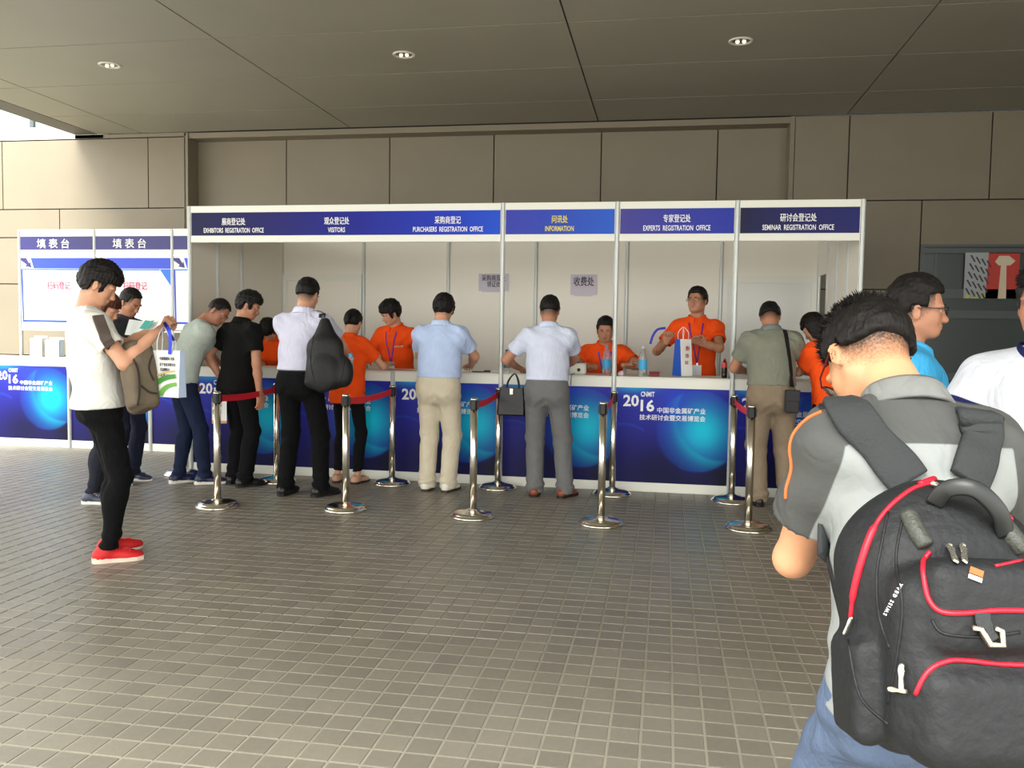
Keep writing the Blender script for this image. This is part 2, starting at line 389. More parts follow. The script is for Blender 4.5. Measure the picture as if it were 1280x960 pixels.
# upper floor seen through the gap at the left
up = empty('wall_upper', kind='structure')
obj('parapet', bbox(-14, -3.0, WY+.0, WY+.3, 3.86, 4.02), mat('pale_cladding', (196, 196, 188), .5), up)
for x0 in range(-14, -3, 1):
    obj('pane', bbox(x0+.03, x0+.97, WY+1.2, WY+1.22, 4.05, 5.6), mat('upper_glass', (170, 190, 205), .15), up)
    obj('mullion', bbox(x0-.03, x0+.03, WY+1.15, WY+1.25, 3.9, 5.65), mat('window_frame_grey', (86, 92, 92), .45, .3), up)
for X, Yl in ((-.976, .236), (1.989, .292), (5.007, .305)):
    L = empty('ceiling_downlight', (X, Yl, CEIL), label='recessed round downlight in the ceiling ' + {-.976: 'at the left, above the form-filling stands', 1.989: 'in the middle, above the purchasers sign', 5.007: 'at the right, above the experts sign'}[X], category='light')
    bm = bmesh.new(); lathe(bm, [(.105, 0), (.105, -.006), (.1, -.01), (.082, -.01), (.078, -.002), (.078, .0), (.1, .0)], 28); obj('trim_ring', bm, mat('lamp_trim', (215, 212, 200), .35), L, smooth=True)
    bm = bmesh.new(); lathe(bm, [(.078, -.001), (.05, -.003), (.0005, -.003)], 24); obj('reflector', bm, mat('lamp_reflector', (150, 146, 132), .2, .8), L)
    for sx in (-.028, .028):
        bm = bmesh.new(); lathe(bm, [(.001, -.022), (.012, -.02), (.017, -.012), (.017, -.003)], 12, (sx, 0, 0)); obj('bulb', bm, mat('lamp_bulb', (250, 245, 225), .3, emit=.9), L)
# ---- back wall cladding
wall = empty('wall_back', kind='structure')
obj('backing', bbox(-14, -1.81, WY+.03, WY+.15, 0, 3.9), m_dark, wall)
obj('backing', bbox(-1.81, 5.82, WY+.31, WY+.4, 0, 3.9), m_dark, wall)
obj('backing', bbox(5.82, 10.3, WY+.03, WY+.15, 0, 3.9), m_dark, wall)
def wp(x0, x1, z0, z1, y=WY):
    g = .007; obj('panel', bbox(x0+g, x1-g, y, y+.05, z0+g, z1-g), m_panel, wall)
zt = 3.9; zj = 2.93; zk = 1.92; zl = .95
xsL = [-14, -12.3, -10.6, -8.9, -7.2, -5.85, -4.53, -2.35, -1.81]
for a, b in zip(xsL, xsL[1:]): wp(a, b, zj, zt-.05)
for a, b in ((-4.7, -3.67), (-3.67, -1.81)): wp(a, b, 2.55, zj)
wp(-4.7, -1.81, zk, 2.55); wp(-4.7, -1.81, zl, zk); wp(-4.7, -1.81, .0, zl)
obj('return', bbox(-1.83, -1.78, WY, WY+.3, 0, zt), m_panel, wall)
obj('return', bbox(5.79, 5.84, WY, WY+.3, 0, zt), m_panel, wall)
obj('lintel', bbox(-1.8, 5.82, WY+.02, WY+.3, 3.83, zt), m_panel, wall)
yr = WY+.26
xr = [-1.8]+[atY(u, 220, yr).x for u in (358, 487, 617, 751, 896)]+[5.82]
for a, b in zip(xr, xr[1:]):
    wp(a, b, 2.35, 3.84, yr); wp(a, b, 1.2, 2.35, yr); wp(a, b, 0, 1.2, yr)
xR = [5.84, 6.44, 7.95, 9.4]
for a, b in zip(xR, xR[1:]): wp(a, b, zj, zt)
obj('closure', bbox(-3.42, -1.81, WY, WY+.05, 3.857, 3.905), m_panel, wall)
wp(5.84, 7.25, zk, zj); wp(7.25, 9.4, 2.42, zj); wp(5.84, 7.25, zl, zk); wp(5.84, 7.25, 0, zl)
# side wall added out of frame to keep the right side darker
obj('wall_right_added', bbox(9.4, 9.6, -6.0, 3.3, 0, 3.9), m_panel, kind='structure')
# ---- glazed front at the right
m_fr = mat('window_frame_grey', (86, 92, 92), .45, .3)
m_gl = mat('shop_glass', (66, 76, 76), .2, spec=.6)
win = empty('window_1', (7.25, WY, 0), kind='structure')
for z0, z1 in ((2.40, 2.43), (2.33, 2.385), (1.82, 1.93), (1.60, 1.69), (.9, .98), (0, .12)):
    obj('rail', bbox(0, 2.15, -.03, .05, z0, z1), m_fr, win)
for z0, z1 in ((2.385, 2.40), (1.93, 2.33), (1.69, 1.82), (.98, 1.6), (.12, .9)):
    obj('pane', bbox(0, 2.15, .005, .015, z0, z1), m_gl, win)
for x in (0, 2.1): obj('mullion', bbox(x, x+.05, -.025, .05, 0, 2.43), m_fr, win)
obj('mullion', bbox(.16, .19, .0, .05, 1.93, 2.33), m_fr, win)
# display poster behind the glass
p0 = atY(1203, 373, WY-.0); p1 = atY(1274, 316, WY-.0)
ps = empty('display_poster', (p0.x, WY-.03, p0.z), label='red and white poster behind the upper glass of the shopfront at the right', category='poster')
W_, H_ = p1.x-p0.x, p1.z-p0.z
obj('sheet', bbox(0, W_, 0, .004, 0, H_), mat('poster_red', (196, 62, 52), .5), ps)
bm = bmesh.new(); poly(bm, [(0, 0), (.40*W_, 0), (.43*W_, H_), (0, H_)], -.002); obj('print', bm, mat('poster_grey', (170, 176, 178), .5), ps)
for i in range(4):
    for j in range(5):
        x = .02*W_+i*.1*W_+.01*j; z = H_*(.16+.18*j)-i*.02
        if z > H_*.93: continue
        bm = bmesh.new(); poly(bm, [(x, z+.03), (x+.045, z-.045), (x+.06, z-.04), (x+.018, z+.035)], -.003)
        obj('print', bm, mat('poster_dark', (70, 60, 72), .5), ps)
bm = bmesh.new(); poly(bm, [(.63*W_, .0), (.78*W_, 0), (.76*W_, .75*H_), (.66*W_, .75*H_)], -.003)
poly(bm, [(.55*W_, .8*H_), (.62*W_, .72*H_), (.83*W_, .72*H_), (.92*W_, .82*H_), (.8*W_, .93*H_), (.62*W_, .93*H_)], -.0035)
obj('print', bm, mat('poster_cream', (222, 205, 180), .5), ps)
for i in range(3):
    bm = bmesh.new(); lathe(bm, [(.022, 0), (.0005, -.001)], 12, M=Matrix.Translation((.04+i*.085, -.003, .02)) @ Matrix.Rotation(math.pi/2, 4, 'X'))
    obj('print', bm, mat('poster_lime', (200, 205, 90), .5), ps)
# ---- glazing at the left edge
win2 = empty('window_2', (-8.9, WY, 0), kind='structure')
m_gg = mat('green_glass', (98, 122, 108), .12, spec=.7)
for z0, z1 in ((2.40, 2.55), (1.27, 1.42), (0, .15)): obj('rail', bbox(0, 4.2, -.02, .05, z0, z1), mat('pale_frame', (150, 158, 146), .4), win2)
for z0, z1 in ((1.42, 2.4), (.15, 1.27)): obj('pane', bbox(0, 4.2, .02, .03, z0, z1), m_gg, win2)
for x in (0, 1.4, 2.8, 4.15): obj('mullion', bbox(x, x+.06, -.02, .05, 0, 2.5), mat('pale_frame', (150, 158, 146), .4), win2)
obj('panel', bbox(0, 4.2, 0, .05, 2.55, zj), m_panel, win2)

# ================================================================ BOOTH
m_alu = mat('aluminium_profile', (205, 208, 205), .38, .25)
m_white = mat('white_laminate', (232, 232, 222), .45)
m_wallp = mat('booth_wall_panel', (238, 234, 222), .55, var=.015, vscale=1)
m_pr = attrmat('printed_vinyl', .45)
m_wt = mat('white_print', (245, 246, 248), .5)
m_yt = mat('yellow_print', (238, 226, 60), .5)
def post_bm(h, w=.04):
    bm = bmesh.new(); r = w/2
    pts = []
    for i in range(8):        # octagonal profile with a slot on every face
        a = math.radians(45*i); n = Vector((math.cos(a), math.sin(a))); t_ = Vector((-n.y, n.x))
        for s_, dpt in ((-.41, 1), (-.15, 1), (-.15, .72), (.15, .72), (.15, 1), (.41, 1)):
            pts.append(n*r*dpt+t_*r*s_)
    rings = [[bm.verts.new((p.x, p.y, z)) for p in pts] for z in (0, h)]
    n_ = len(pts)
    for i in range(n_): bm.faces.new((rings[0][i], rings[0][(i+1) % n_], rings[1][(i+1) % n_], rings[1][i]))
    bm.faces.new(rings[1]); bm.faces.new(rings[0][::-1]); return bm
def mk(name, bm, m):
    me = bpy.data.meshes.new(name); bm.to_mesh(me); bm.free(); me.materials.append(m); return me
POST = mk('post', post_bm(2.5), m_alu); POSTS = mk('post', post_bm(1.0), m_alu)
booth = empty('registration_booth', (0, 0, 0), label='long white shell-scheme registration booth with blue sign band on aluminium posts', category='booth')
for X in (0, 3, 4, 5, 6): obj('post', POST, None, booth, (X, 0, 0))
for X in range(0, 7): obj('post', POST, None, booth, (X, 2, 0))
for X in (0, 6):
    for Y_ in (.5, 1.0): obj('post', POST, None, booth, (X, Y_, 0))
obj('post', POST, None, booth, (6, 1.45, 0))
def wpan(x0, x1, y0, y1, z0=.03, z1=2.46): obj('wall_panel', bbox(x0, x1, y0, y1, z0, z1), m_wallp, booth)
for X in range(1, 5): wpan(X+.016, X+.984, 1.997, 2.003)
for X in (0, 5): wpan(X+.016, X+.984, 1.997, 2.003, 2.0)
for X in (0, 6):
    wpan(X-.003, X+.003, .016, .484); wpan(X-.003, X+.003, .516, .984)
wpan(-.003, .003, 1.016, 1.984); wpan(5.997, 6.003, 1.016, 1.434); wpan(5.997, 6.003, 1.466, 1.984, 2.0)
for X in range(6):
    obj('rail', bbox(X+.018, X+.982, 1.985, 2.015, 2.45, 2.5), m_alu, booth)
for X in (0, 6):
    obj('rail', bbox(X-.015, X+.015, .018, 1.982, 2.45, 2.5), m_alu, booth)
# doors of the booth
for X, lab in ((0, 'white folding door'), (5, 'bright white door')):
    d = obj('door', bbox(X+.07, X+.93, 1.985, 2.01, .02, 1.93), mat('door_white', (226, 228, 222), .4) if X == 5 else m_wallp, booth, label=lab)
    for a in ((X+.02, X+.07, 0, 2.0), (X+.93, X+.98, 0, 2.0), (X+.07, X+.93, 1.93, 2.0)):
        obj('door_frame', bbox(a[0], a[1], 1.97, 2.02, a[2], a[3]), m_white, booth)
    bm = bmesh.new(); lathe(bm, [(.022, 0), (.022, .01), (.01, .014), (.01, .035), (.024, .04), (.026, .055), (.018, .066), (.001, .068)], 14, M=Matrix.Translation((X+.14 if X == 0 else X+.86, 1.985, 1.0)) @ Matrix.Rotation(math.pi/2, 4, 'X'))
    obj('door_knob', bm, mat('chrome', (215, 215, 215), .18, 1), d)
def lerp3(stops, t):
    t = np.asarray(t); out = np.zeros(t.shape+(3,))
    xs = [s[0] for s in stops]
    for i in range(3): out[..., i] = np.interp(t, xs, [s2l(s[1])[i] for s in stops])
    return out
def grid_print(w_, h_, nx, nz_, colfn):
    xs = np.linspace(0, w_, nx); zs = np.linspace(0, h_, nz_); X, Z = np.meshgrid(xs, zs, indexing='ij')
    P = np.stack([X.ravel(), np.zeros(X.size), Z.ravel()], 1); i, j = np.meshgrid(np.arange(nx-1), np.arange(nz_-1), indexing='ij'); i = i.ravel(); j = j.ravel()
    Q = np.stack([i*nz_+j, (i+1)*nz_+j, (i+1)*nz_+j+1, i*nz_+j+1], 1)
    P2 = np.array([(0, .004, 0), (w_, .004, 0), (w_, .004, h_), (0, .004, h_)]); n = len(P)
    P = np.concatenate([P, P2]); Q = np.concatenate([Q, [[n+3, n+2, n+1, n]]])
    me = mesh_from('print', P, Q, False); c = colfn(P[:, 0], P[:, 2]); cattr(me, 'print', c); return me
# sign band
signs = [
 (0, 3, [(0, (22, 26, 66)), (.25, (26, 24, 98)), (.55, (20, 26, 140)), (.85, (22, 52, 185)), (1, (26, 78, 205))], None),
 (3, 4, [(0, (56, 62, 170)), (.4, (48, 70, 178)), (1, (40, 92, 200))], None),
 (4, 5, [(0, (72, 66, 146)), (.5, (52, 58, 160)), (1, (40, 52, 160))], None),
 (5, 6, [(0, (18, 22, 62)), (.4, (26, 26, 92)), (1, (28, 30, 100))], None)]
for x0, x1, st, _ in signs:
    fb = obj('fascia_board', bbox(x0+.02, x1-.02, -.006, .012, 2.162, 2.5), m_white, booth)
    for z0, z1 in ((2.438, 2.498), (2.164, 2.224)): obj('fascia_rail', bbox(x0+.02, x1-.02, -.016, .0, z0, z1), m_white, fb)
    me = grid_print(x1-x0-.05, .212, 60, 2, lambda x, z, st=st, w_=x1-x0-.05: lerp3(st, np.clip(x/w_, 0, 1)))
    obj('sign_print', me, m_pr, fb, (x0+.025, -.011, 2.226))
    if x0 == 0: F0 = fb
    for cx_, zh, en, colr, wz, we in {0: [(.45, '展商登记处', 'EXHIBITORS  REGISTRATION  OFFICE', m_wt, .235, .60), (1.46, '观众登记处', 'VISITORS', m_wt, .24, .165), (2.50, '采购商登记', 'PURCHASERS  REGISTRATION  OFFICE', m_wt, .24, .64)],
            3: [(3.50, '问讯处', 'INFORMATION', m_yt, .14, .25)], 4: [(4.50, '专家登记处', 'EXPERTS  REGISTRATION  OFFICE', m_wt, .23, .56)],
            5: [(5.49, '研讨会登记处', 'SEMINAR  REGISTRATION  OFFICE', m_wt, .29, .57)]}[x0]:
        lettering(zh, .072, (cx_, -.0145, 2.326), colr, fb, .025, 1, 'CENTER', fit=wz)
        lettering(en, .062, (cx_, -.0145, 2.252), colr, fb, .02, 1, 'CENTER', fit=we)
# counters
def counter_print(x, z):
    base = lerp3([(0, (24, 22, 84)), (.3, (30, 26, 120)), (.6, (34, 36, 150)), (.83, (40, 52, 170))], z+.12*np.sin(5*x))
    dark = np.exp(-(((x-.38)/.35)**2+((z-.12)/.3)**2)); base = base*(1-.72*dark[:, None])
    dk2 = np.exp(-(((x-.95)/.18)**2+((z-.05)/.22)**2)); base = base*(1-.8*dk2[:, None])
    r1 = np.hypot(x-.70, z-.46); ins = 1/(1+np.exp((r1-.345)/.006))
    gl = np.exp(-((np.hypot(x-.75, z-.47))/.19)**2)
    r2 = np.hypot(x-.907, z-.60); out2 = 1/(1+np.exp(-(r2-.39)/.006)); below = out2*np.exp(-np.clip(r2-.39, 0, 1)/.055)*ins*np.exp(-((x-.70)/.28)**2)
    cyan = np.array(s2l((10, 200, 228))); mid = np.array(s2l((24, 84, 220)))
    c = base+ins[:, None]*(mid-base)*(.45*np.exp(-((np.hypot(x-.74, z-.45))/.36)**2))[:, None]
    c = c+(cyan-c)*(gl*ins*.95*(1-.6*out2))[:, None]; c = c+(cyan*.8-c)*(below*.75)[:, None]
    rim = np.exp(-((r1-.345)/.006)**2)*.25*(x > .55); c = c+(mid-c)*rim[:, None]
    tl = np.exp(-((x-.15)/.16)**2-((z-.84)/.05)**2); c = c+(np.array(s2l((30, 170, 225)))-c)*(tl*.8)[:, None]
    tm = np.exp(-((x-.5)/.1)**2-((z-.72)/.2)**2); c = c+(np.array(s2l((40, 70, 215)))-c)*(tm*.5)[:, None]
    wv = np.exp(-((z-(.5-.35*x+.05*np.sin(9*x)))/.012)**2)*(x < .25); c = c+(mid-c)*(wv*.3)[:, None]
    return np.clip(c, 0, 1)
CP = grid_print(.955, .825, 96, 84, counter_print); CP.materials.append(m_pr)
T20 = textmesh('20', .135, .045, 1.0); T16 = textmesh('16', .135, .045, 1.0); TC = textmesh('CNMIT', .06, .03, .8)
TA = textmesh('中国非金属矿产业', .052, .03, 1); TB = textmesh('技术研讨会暨交易博览会', .052, .03, 1)
def fitx(me, w_):
    x0 = min(v.co.x for v in me.vertices); x1 = max(v.co.x for v in me.vertices); me.transform(Matrix.Diagonal((w_/(x1-x0), 1, 1, 1)) @ Matrix.Translation((-x0, 0, 0)))
for me, w_ in ((T20, .135), (T16, .118), (TC, .118), (TA, .41), (TB, .56)): fitx(me, w_); me.materials.append(m_wt)
m_top = mat('counter_top_laminate', (222, 220, 208), .35)
def counter(X, Y_, label, left=False):
    c = empty('reception_counter', (X, Y_, 0), label=label, category='counter', group=None)
    obj('frame', bbox(.02, .98, .0, .02, .905, .985), m_white, c); obj('kick_rail', bbox(.02, .98, .0, .02, .0, .08), m_white, c)
    obj('worktop', bbox(-.012, 1.012, -.005, .5, .985, 1.0, bev=.002), m_top, c)
    fp = obj('front_panel', CP, None, c, (.0225, .006, .08))
    for me, x, z in ((T20, .062, .665), (T16, .212, .625), (TC, .212, .75), (TA, .355, .615), (TB, .205, .55)): obj('lettering', me, None, fp, (x, -.002, z))
    for x in (0.02, .98): obj('side_panel', bbox(x-.003, x+.003, .02, .49, 0, .98), m_white, c)
    return c
ulab = ['under the EXHIBITORS sign, at the booth\'s left end', 'under the VISITORS sign', 'under the PURCHASERS sign', 'under the yellow INFORMATION sign', 'under the EXPERTS sign', 'under the SEMINAR sign, at the booth\'s right end']
for X in range(6): counter(X, 0, 'white-topped counter with blue 2016 front panel '+ulab[X])
for X in (1, 2): obj('post', POSTS, None, booth, (X, 0, 0))
# left form-filling stands
LY = 1.08; LX = -2.12
for i, lab in ((-2, 'at the photo\'s left edge'), (-1, 'below the leftmost poster'), (0, 'behind the man in the white T-shirt'), (1, 'next to the registration booth\'s left end')):
    c = counter(LX+i*.99, LY, 'separate form-filling counter with blue front '+lab)
    obj('corner_post', POSTS, None, c, (1.0, 0, 0))
m_nv = mat('navy_print', (44, 40, 110), .4); m_bl = mat('blue_print', (40, 70, 205), .4); m_bl2 = mat('bright_blue_print', (40, 110, 225), .4)
m_poster = mat('poster_white', (240, 246, 250), .4); m_pink = mat('pink_print', (206, 34, 92), .5)
BY = 1.72
def stand(X, label, full=True):
    s = empty('form_stand', (X, BY, 0), label=label, category='display stand')
    obj('post', POST, None, s, (0, 0, 0))
    if not full: obj('post', POST, None, s, (1.0, 0, 0))
    hb = obj('header_board', bbox(.02, .98, -.008, .008, 2.20, 2.48), m_white, s)
    obj('header_band', bbox(.02, .98, -.011, -.007, 2.262, 2.418), m_nv, hb)
    lettering('填 表 台', .12, (.46, -.0135, 2.287), m_wt, hb, .02, 1, 'CENTER', fit=.43)
    for z in (2.48, 2.185, 1.30): obj('rail', bbox(.018, .982, -.015, .015, z, z+.02), m_alu, s)
    po = obj('poster', bbox(.02, .98, -.004, .004, 1.33, 2.185), m_poster, s)
    bm = bmesh.new(); poly(bm, [(.19, 2.04), (.98, 2.04), (.98, 2.165), (.15, 2.165)], -.006); obj('print', bm, m_bl, po)
    bm = bmesh.new(); poly(bm, [(.02, 2.005), (.98, 2.005), (.98, 1.86), (.965, 1.86), (.84, 2.035), (.98, 2.04), (.02, 2.035)][:0] or [(.84, 2.035), (.98, 1.84), (.98, 2.035)], -.0065)
    poly(bm, [(.02, 2.02), (.84, 2.02), (.84, 2.035), (.02, 2.035)], -.0065); obj('print', bm, m_bl2, po)
    bm = bmesh.new(); poly(bm, [(.03, 1.40), (.05, 1.40), (.04, 2.02), (.02, 2.02)], -.006); poly(bm, [(.03, 1.40), (.98, 1.40), (.98, 1.425), (.03, 1.425)], -.0062); obj('print', bm, m_bl, po)
    bm = bmesh.new(); poly(bm, [(.02, 2.165), (.09, 2.165), (.13, 2.10), (.14, 2.13), (.16, 2.05), (.075, 2.065), (.095, 2.085), (.02, 2.135)], -.007); obj('print', bm, m_nv, po)
    lettering('扫码登记', .1, (.52, -.0065, 1.80), m_pink, po, .01, 1, 'CENTER', fit=.31)
    return s
stand(-3.23, 'white form-filling stand with pink lettering on its poster, leftmost')
stand(-2.23, 'white form-filling stand behind the heads of the man in white and the woman')
stand(-1.23, 'form-filling stand partly hidden by the booth\'s left post', False)
# leaflet holders on the left counter
for i, (u0, u1, top, rgb, nm, lab) in enumerate(((40, 56, 420, (214, 204, 178), 'cream', 'cream cardboard leaflet holder on the left counter'), (59, 77, 422, (196, 208, 222), 'paleblue', 'pale blue leaflet holder on the left counter beside the man in white'))):
    a = atY(u0, 446, 1.4); b = atY(u1, top, 1.4)
    hh = empty('leaflet_holder', (a.x, 1.36, 1.0), label=lab, category='leaflet holder'); wd = b.x-a.x; ht = b.z-1.0
    bm = bmesh.new(); box(bm, 0, wd, .08, .084, 0, ht); box(bm, 0, wd, 0, .004, 0, ht*.8); box(bm, 0, .004, 0, .084, 0, ht*.85); box(bm, wd-.004, wd, 0, .084, 0, ht*.85); box(bm, 0, wd, 0, .084, 0, .004)
    obj('holder', bm, mat('card_'+nm, rgb, .6), hh)
    obj('leaflet_stack', bbox(.006, wd-.006, .008, .076, .004, ht*.9), mat('leaflet_'+nm, tuple(min(255, c+16) for c in rgb), .6), hh)
# notices taped on the booth's back wall
m_paper = mat('notice_paper', (206, 200, 212), .7); m_ink = mat('notice_ink', (62, 58, 74), .7)
def notice(u0, v0, u1, v1, lines, label):
    a = atY(u0, v1, 1.98); b = atY(u1, v0, 1.98); W_ = b.x-a.x; H_ = b.z-a.z
    n = empty('paper_notice', (a.x, 1.985, a.z), label=label, category='notice'); obj('sheet', bbox(0, W_, 0, .002, 0, H_), m_paper, n)
    for s_, sz, z, w_ in lines: lettering(s_, sz, (W_/2, -.0015, z*H_), m_ink, n, .01, 1, 'CENTER', fit=w_*W_)
    bm = bmesh.new(); box(bm, .0, .04, -.0015, 0, -.012, .012); box(bm, W_-.04, W_, -.0015, 0, -.012, .012); obj('tape', bm, mat('clear_tape', (238, 238, 230), .25), n)
notice(598, 342, 636, 365, [('采购商观众', .075, .62, .8), ('领证处', .07, .3, .45)], 'mauve paper notice with two lines of text behind the booth\'s second post')
notice(713, 343, 746, 370, [('收费处', .11, .5, .78)], 'mauve paper notice reading 收费处 on the booth\'s back wall')
# ================================================================ STANCHIONS
m_ss = mat('polished_steel', (232, 226, 214), .17, 1)
m_blk = mat('black_plastic', (24, 24, 26), .4)
m_belt = mat('red_belt', (214, 26, 44), .6, bump=.1, bscale=200)
prof = [(.165, 0), (.165, .01), (.158, .018), (.150, .020), (.148, .026), (.142, .034), (.12, .042), (.06, .05), (.04, .056), (.034, .062)]
bm = bmesh.new(); lathe(bm, prof, 40); SB = mk('base', bm, m_ss); SB.polygons.foreach_set('use_smooth', [True]*len(SB.polygons))
bm = bmesh.new(); lathe(bm, [(.027, .058), (.027, .83)], 24); SP = mk('pole', bm, m_ss); SP.polygons.foreach_set('use_smooth', [len(p.vertices) == 4 for p in SP.polygons])
bm = bmesh.new(); lathe(bm, [(.0285, .795), (.0285, .862), (.0275, .866)], 24); box(bm, -.012, .012, -.034, .034, .80, .858); box(bm, -.034, .034, -.012, .012, .80, .858); SH = mk('belt_head', bm, m_blk)
bm = bmesh.new(); lathe(bm, [(.0295, .866), (.0295, .874), (.024, .882), (.001, .884)], 24); SCp = mk('cap', bm, m_ss); SCp.polygons.foreach_set('use_smooth', [True]*len(SCp.polygons))
front = [(272, 633), (432, 637), (591, 646), (751, 655), (935, 661)]
back = [(228, 593), (346, 602), (490, 605), (622, 610), (765, 618), (914, 627)]
flab = ['leftmost of the front row, before the bending man', 'second of the front row, before the woman in orange', 'third of the front row, standing in open floor', 'fourth of the front row, right of the man in grey trousers', 'fifth of the front row, beside the foreground man']
blab = ['back row, behind the legs of the bending man', 'back row, between the man in black and the man in lilac', 'back-row post just left of the beige trousers', 'back-row post left of the man in grey trousers', 'back-row post left of the experts counter panel', 'back-row post right of the experts counter panel']
def stanchion(p, rz_, lab, s=1.0):
    st = empty('barrier_post', (p.x, p.y, 0), rz_, label='steel barrier post, '+lab, category='barrier post')
    for n_, me in (('base', SB), ('pole', SP), ('belt_head', SH), ('cap', SCp)): obj(n_, me, None, st)
    return st
fp_ = [atZ(*q) for q in front]; bp_ = [atZ(*q) for q in back]
links = [(0, 1), (1, 2), (2, 3), (3, 4), (4, 5)]
fst = []
for i, p in enumerate(fp_):
    d = bp_[links[i][1]]-p; fst.append(stanchion(p, math.atan2(d.y, d.x), flab[i]))
for i, p in enumerate(bp_):
    d = (fp_[i-1]-p) if i else Vector((-1, 0, 0)); stanchion(p, math.atan2(d.y, d.x), blab[i])
for i, j in links:
    d = bp_[j]-fp_[i]; Ld = d.length
    bm = bmesh.new(); n_ = 12
    pts = [Vector((.034+(Ld-.068)*k/n_, 0, .828-.018*math.sin(math.pi*k/n_))) for k in range(n_+1)]
    ribbon(bm, pts, [(0, 1, 0)]*(n_+1), .05, .0025)
    obj('belt', bm, m_belt, fst[i], label='red fabric belt')
# ================================================================ PEOPLE
def skin_mat(name, rgb, hair=(30, 25, 22)):
    if name in MATS: return MATS[name]
    m = mat(name, rgb, .5, bump=.06, bscale=120, var=.05, vscale=14); N, L = nodes(m); b = N['Principled BSDF']
    b.inputs['Subsurface Weight'].default_value = .08; b.inputs['Subsurface Radius'].default_value = (.02, .008, .004)
    a = N.new('ShaderNodeAttribute'); a.attribute_name = 'stubble'
    tc = N.new('ShaderNodeTexCoord'); n = N.new('ShaderNodeTexNoise'); n.inputs['Scale'].default_value = 220; L.new(tc.outputs['Object'], n.inputs[0])
    mm = N.new('ShaderNodeMath'); mm.operation = 'MULTIPLY_ADD'; mm.inputs[1].default_value = .9; mm.inputs[2].default_value = -.45; L.new(n.outputs[0], mm.inputs[0])
    ad = N.new('ShaderNodeMath'); ad.use_clamp = True; L.new(mm.outputs[0], ad.inputs[0]); L.new(a.outputs['Fac'], ad.inputs[1])
    mu = N.new('ShaderNodeMath'); mu.operation = 'MULTIPLY'; L.new(ad.outputs[0], mu.inputs[0]); st = N.new('ShaderNodeMath'); st.operation = 'GREATER_THAN'; st.inputs[1].default_value = .02; L.new(a.outputs['Fac'], st.inputs[0]); L.new(st.outputs[0], mu.inputs[1])
    src = b.inputs['Base Color'].links[0].from_socket
    mx = N.new('ShaderNodeMix'); mx.data_type = 'RGBA'; L.new(mu.outputs[0], mx.inputs[0]); L.new(src, mx.inputs[6]); mx.inputs[7].default_value = (*s2l(hair), 1)
    a2 = N.new('ShaderNodeAttribute'); a2.attribute_name = 'lip'; mx2 = N.new('ShaderNodeMix'); mx2.data_type = 'RGBA'; L.new(a2.outputs['Fac'], mx2.inputs[0]); L.new(mx.outputs[2], mx2.inputs[6]); mx2.inputs[7].default_value = (*s2l((150, 82, 72)), 1)
    L.new(mx2.outputs[2], b.inputs['Base Color']); return m
def hair_mat(name, rgb):
    return mat('hair_'+name, rgb, .55, bump=.6, bscale=90, var=.3, vscale=40, stretch=(1, 1, .25), spec=.25)

def xf(F, p): return F[:3, :3] @ np.asarray(p, float)+F[:3, 3]
def ik(S, W, l1, l2, pole):
    S = np.asarray(S, float); W = np.asarray(W, float); d = W-S; D = np.linalg.norm(d); Dm = (l1+l2)*.995
    if D > Dm: W = S+d/D*Dm; d = W-S; D = Dm
    a = (l1*l1-l2*l2+D*D)/(2*D); h = math.sqrt(max(l1*l1-a*a, 0)); u = d/D; p = np.asarray(pole, float); p = nrmz(p-u*(p@u))
    return S+u*a+p*h, W

def head_prims(S, g):
    """head in its own frame: origin at the top of the neck, face towards +y"""
    S.ell((0, -.010, .115), (.074, .093, .092), k=.0)
    S.ell((0, .030, .066), (.059, .060, .074), k=.03)
    S.ell((0, .062, .008), (.030, .026, .020), k=.03)
    for s in (-1, 1):
        S.ell((s*.036, .050, .056), (.025, .028, .030), k=.02)
        S.ec((s*.050, .000, .030), (s*.022, .060, .004), .018, .016, k=.03)
        S.ell((s*.031, .078, .106), (.026, .014, .008), k=.014)
        S.ell((s*.031, .098, .088), (.017, .014, .011), k=.012, op='s')
        S.ell((s*.079, -.006, .074), (.007, .019, .031), ry(s*10) @ rz(-s*18), k=.006)
        S.ell((s*.086, .000, .076), (.005, .010, .018), rz(-s*18), k=.005, op='s')
        S.ell((s*.012, .098, .051), (.008, .010, .007), k=.008)
    S.ec((0, .084, .090), (0, .103, .056), .008, .0125, k=.012)
    S.ell((0, .088, .033), (.024, .011, .005), k=.006); S.ell((0, .087, .024), (.020, .011, .006), k=.006)
    S.ell((0, .100, .0285), (.024, .008, .0016), k=.004, op='s')

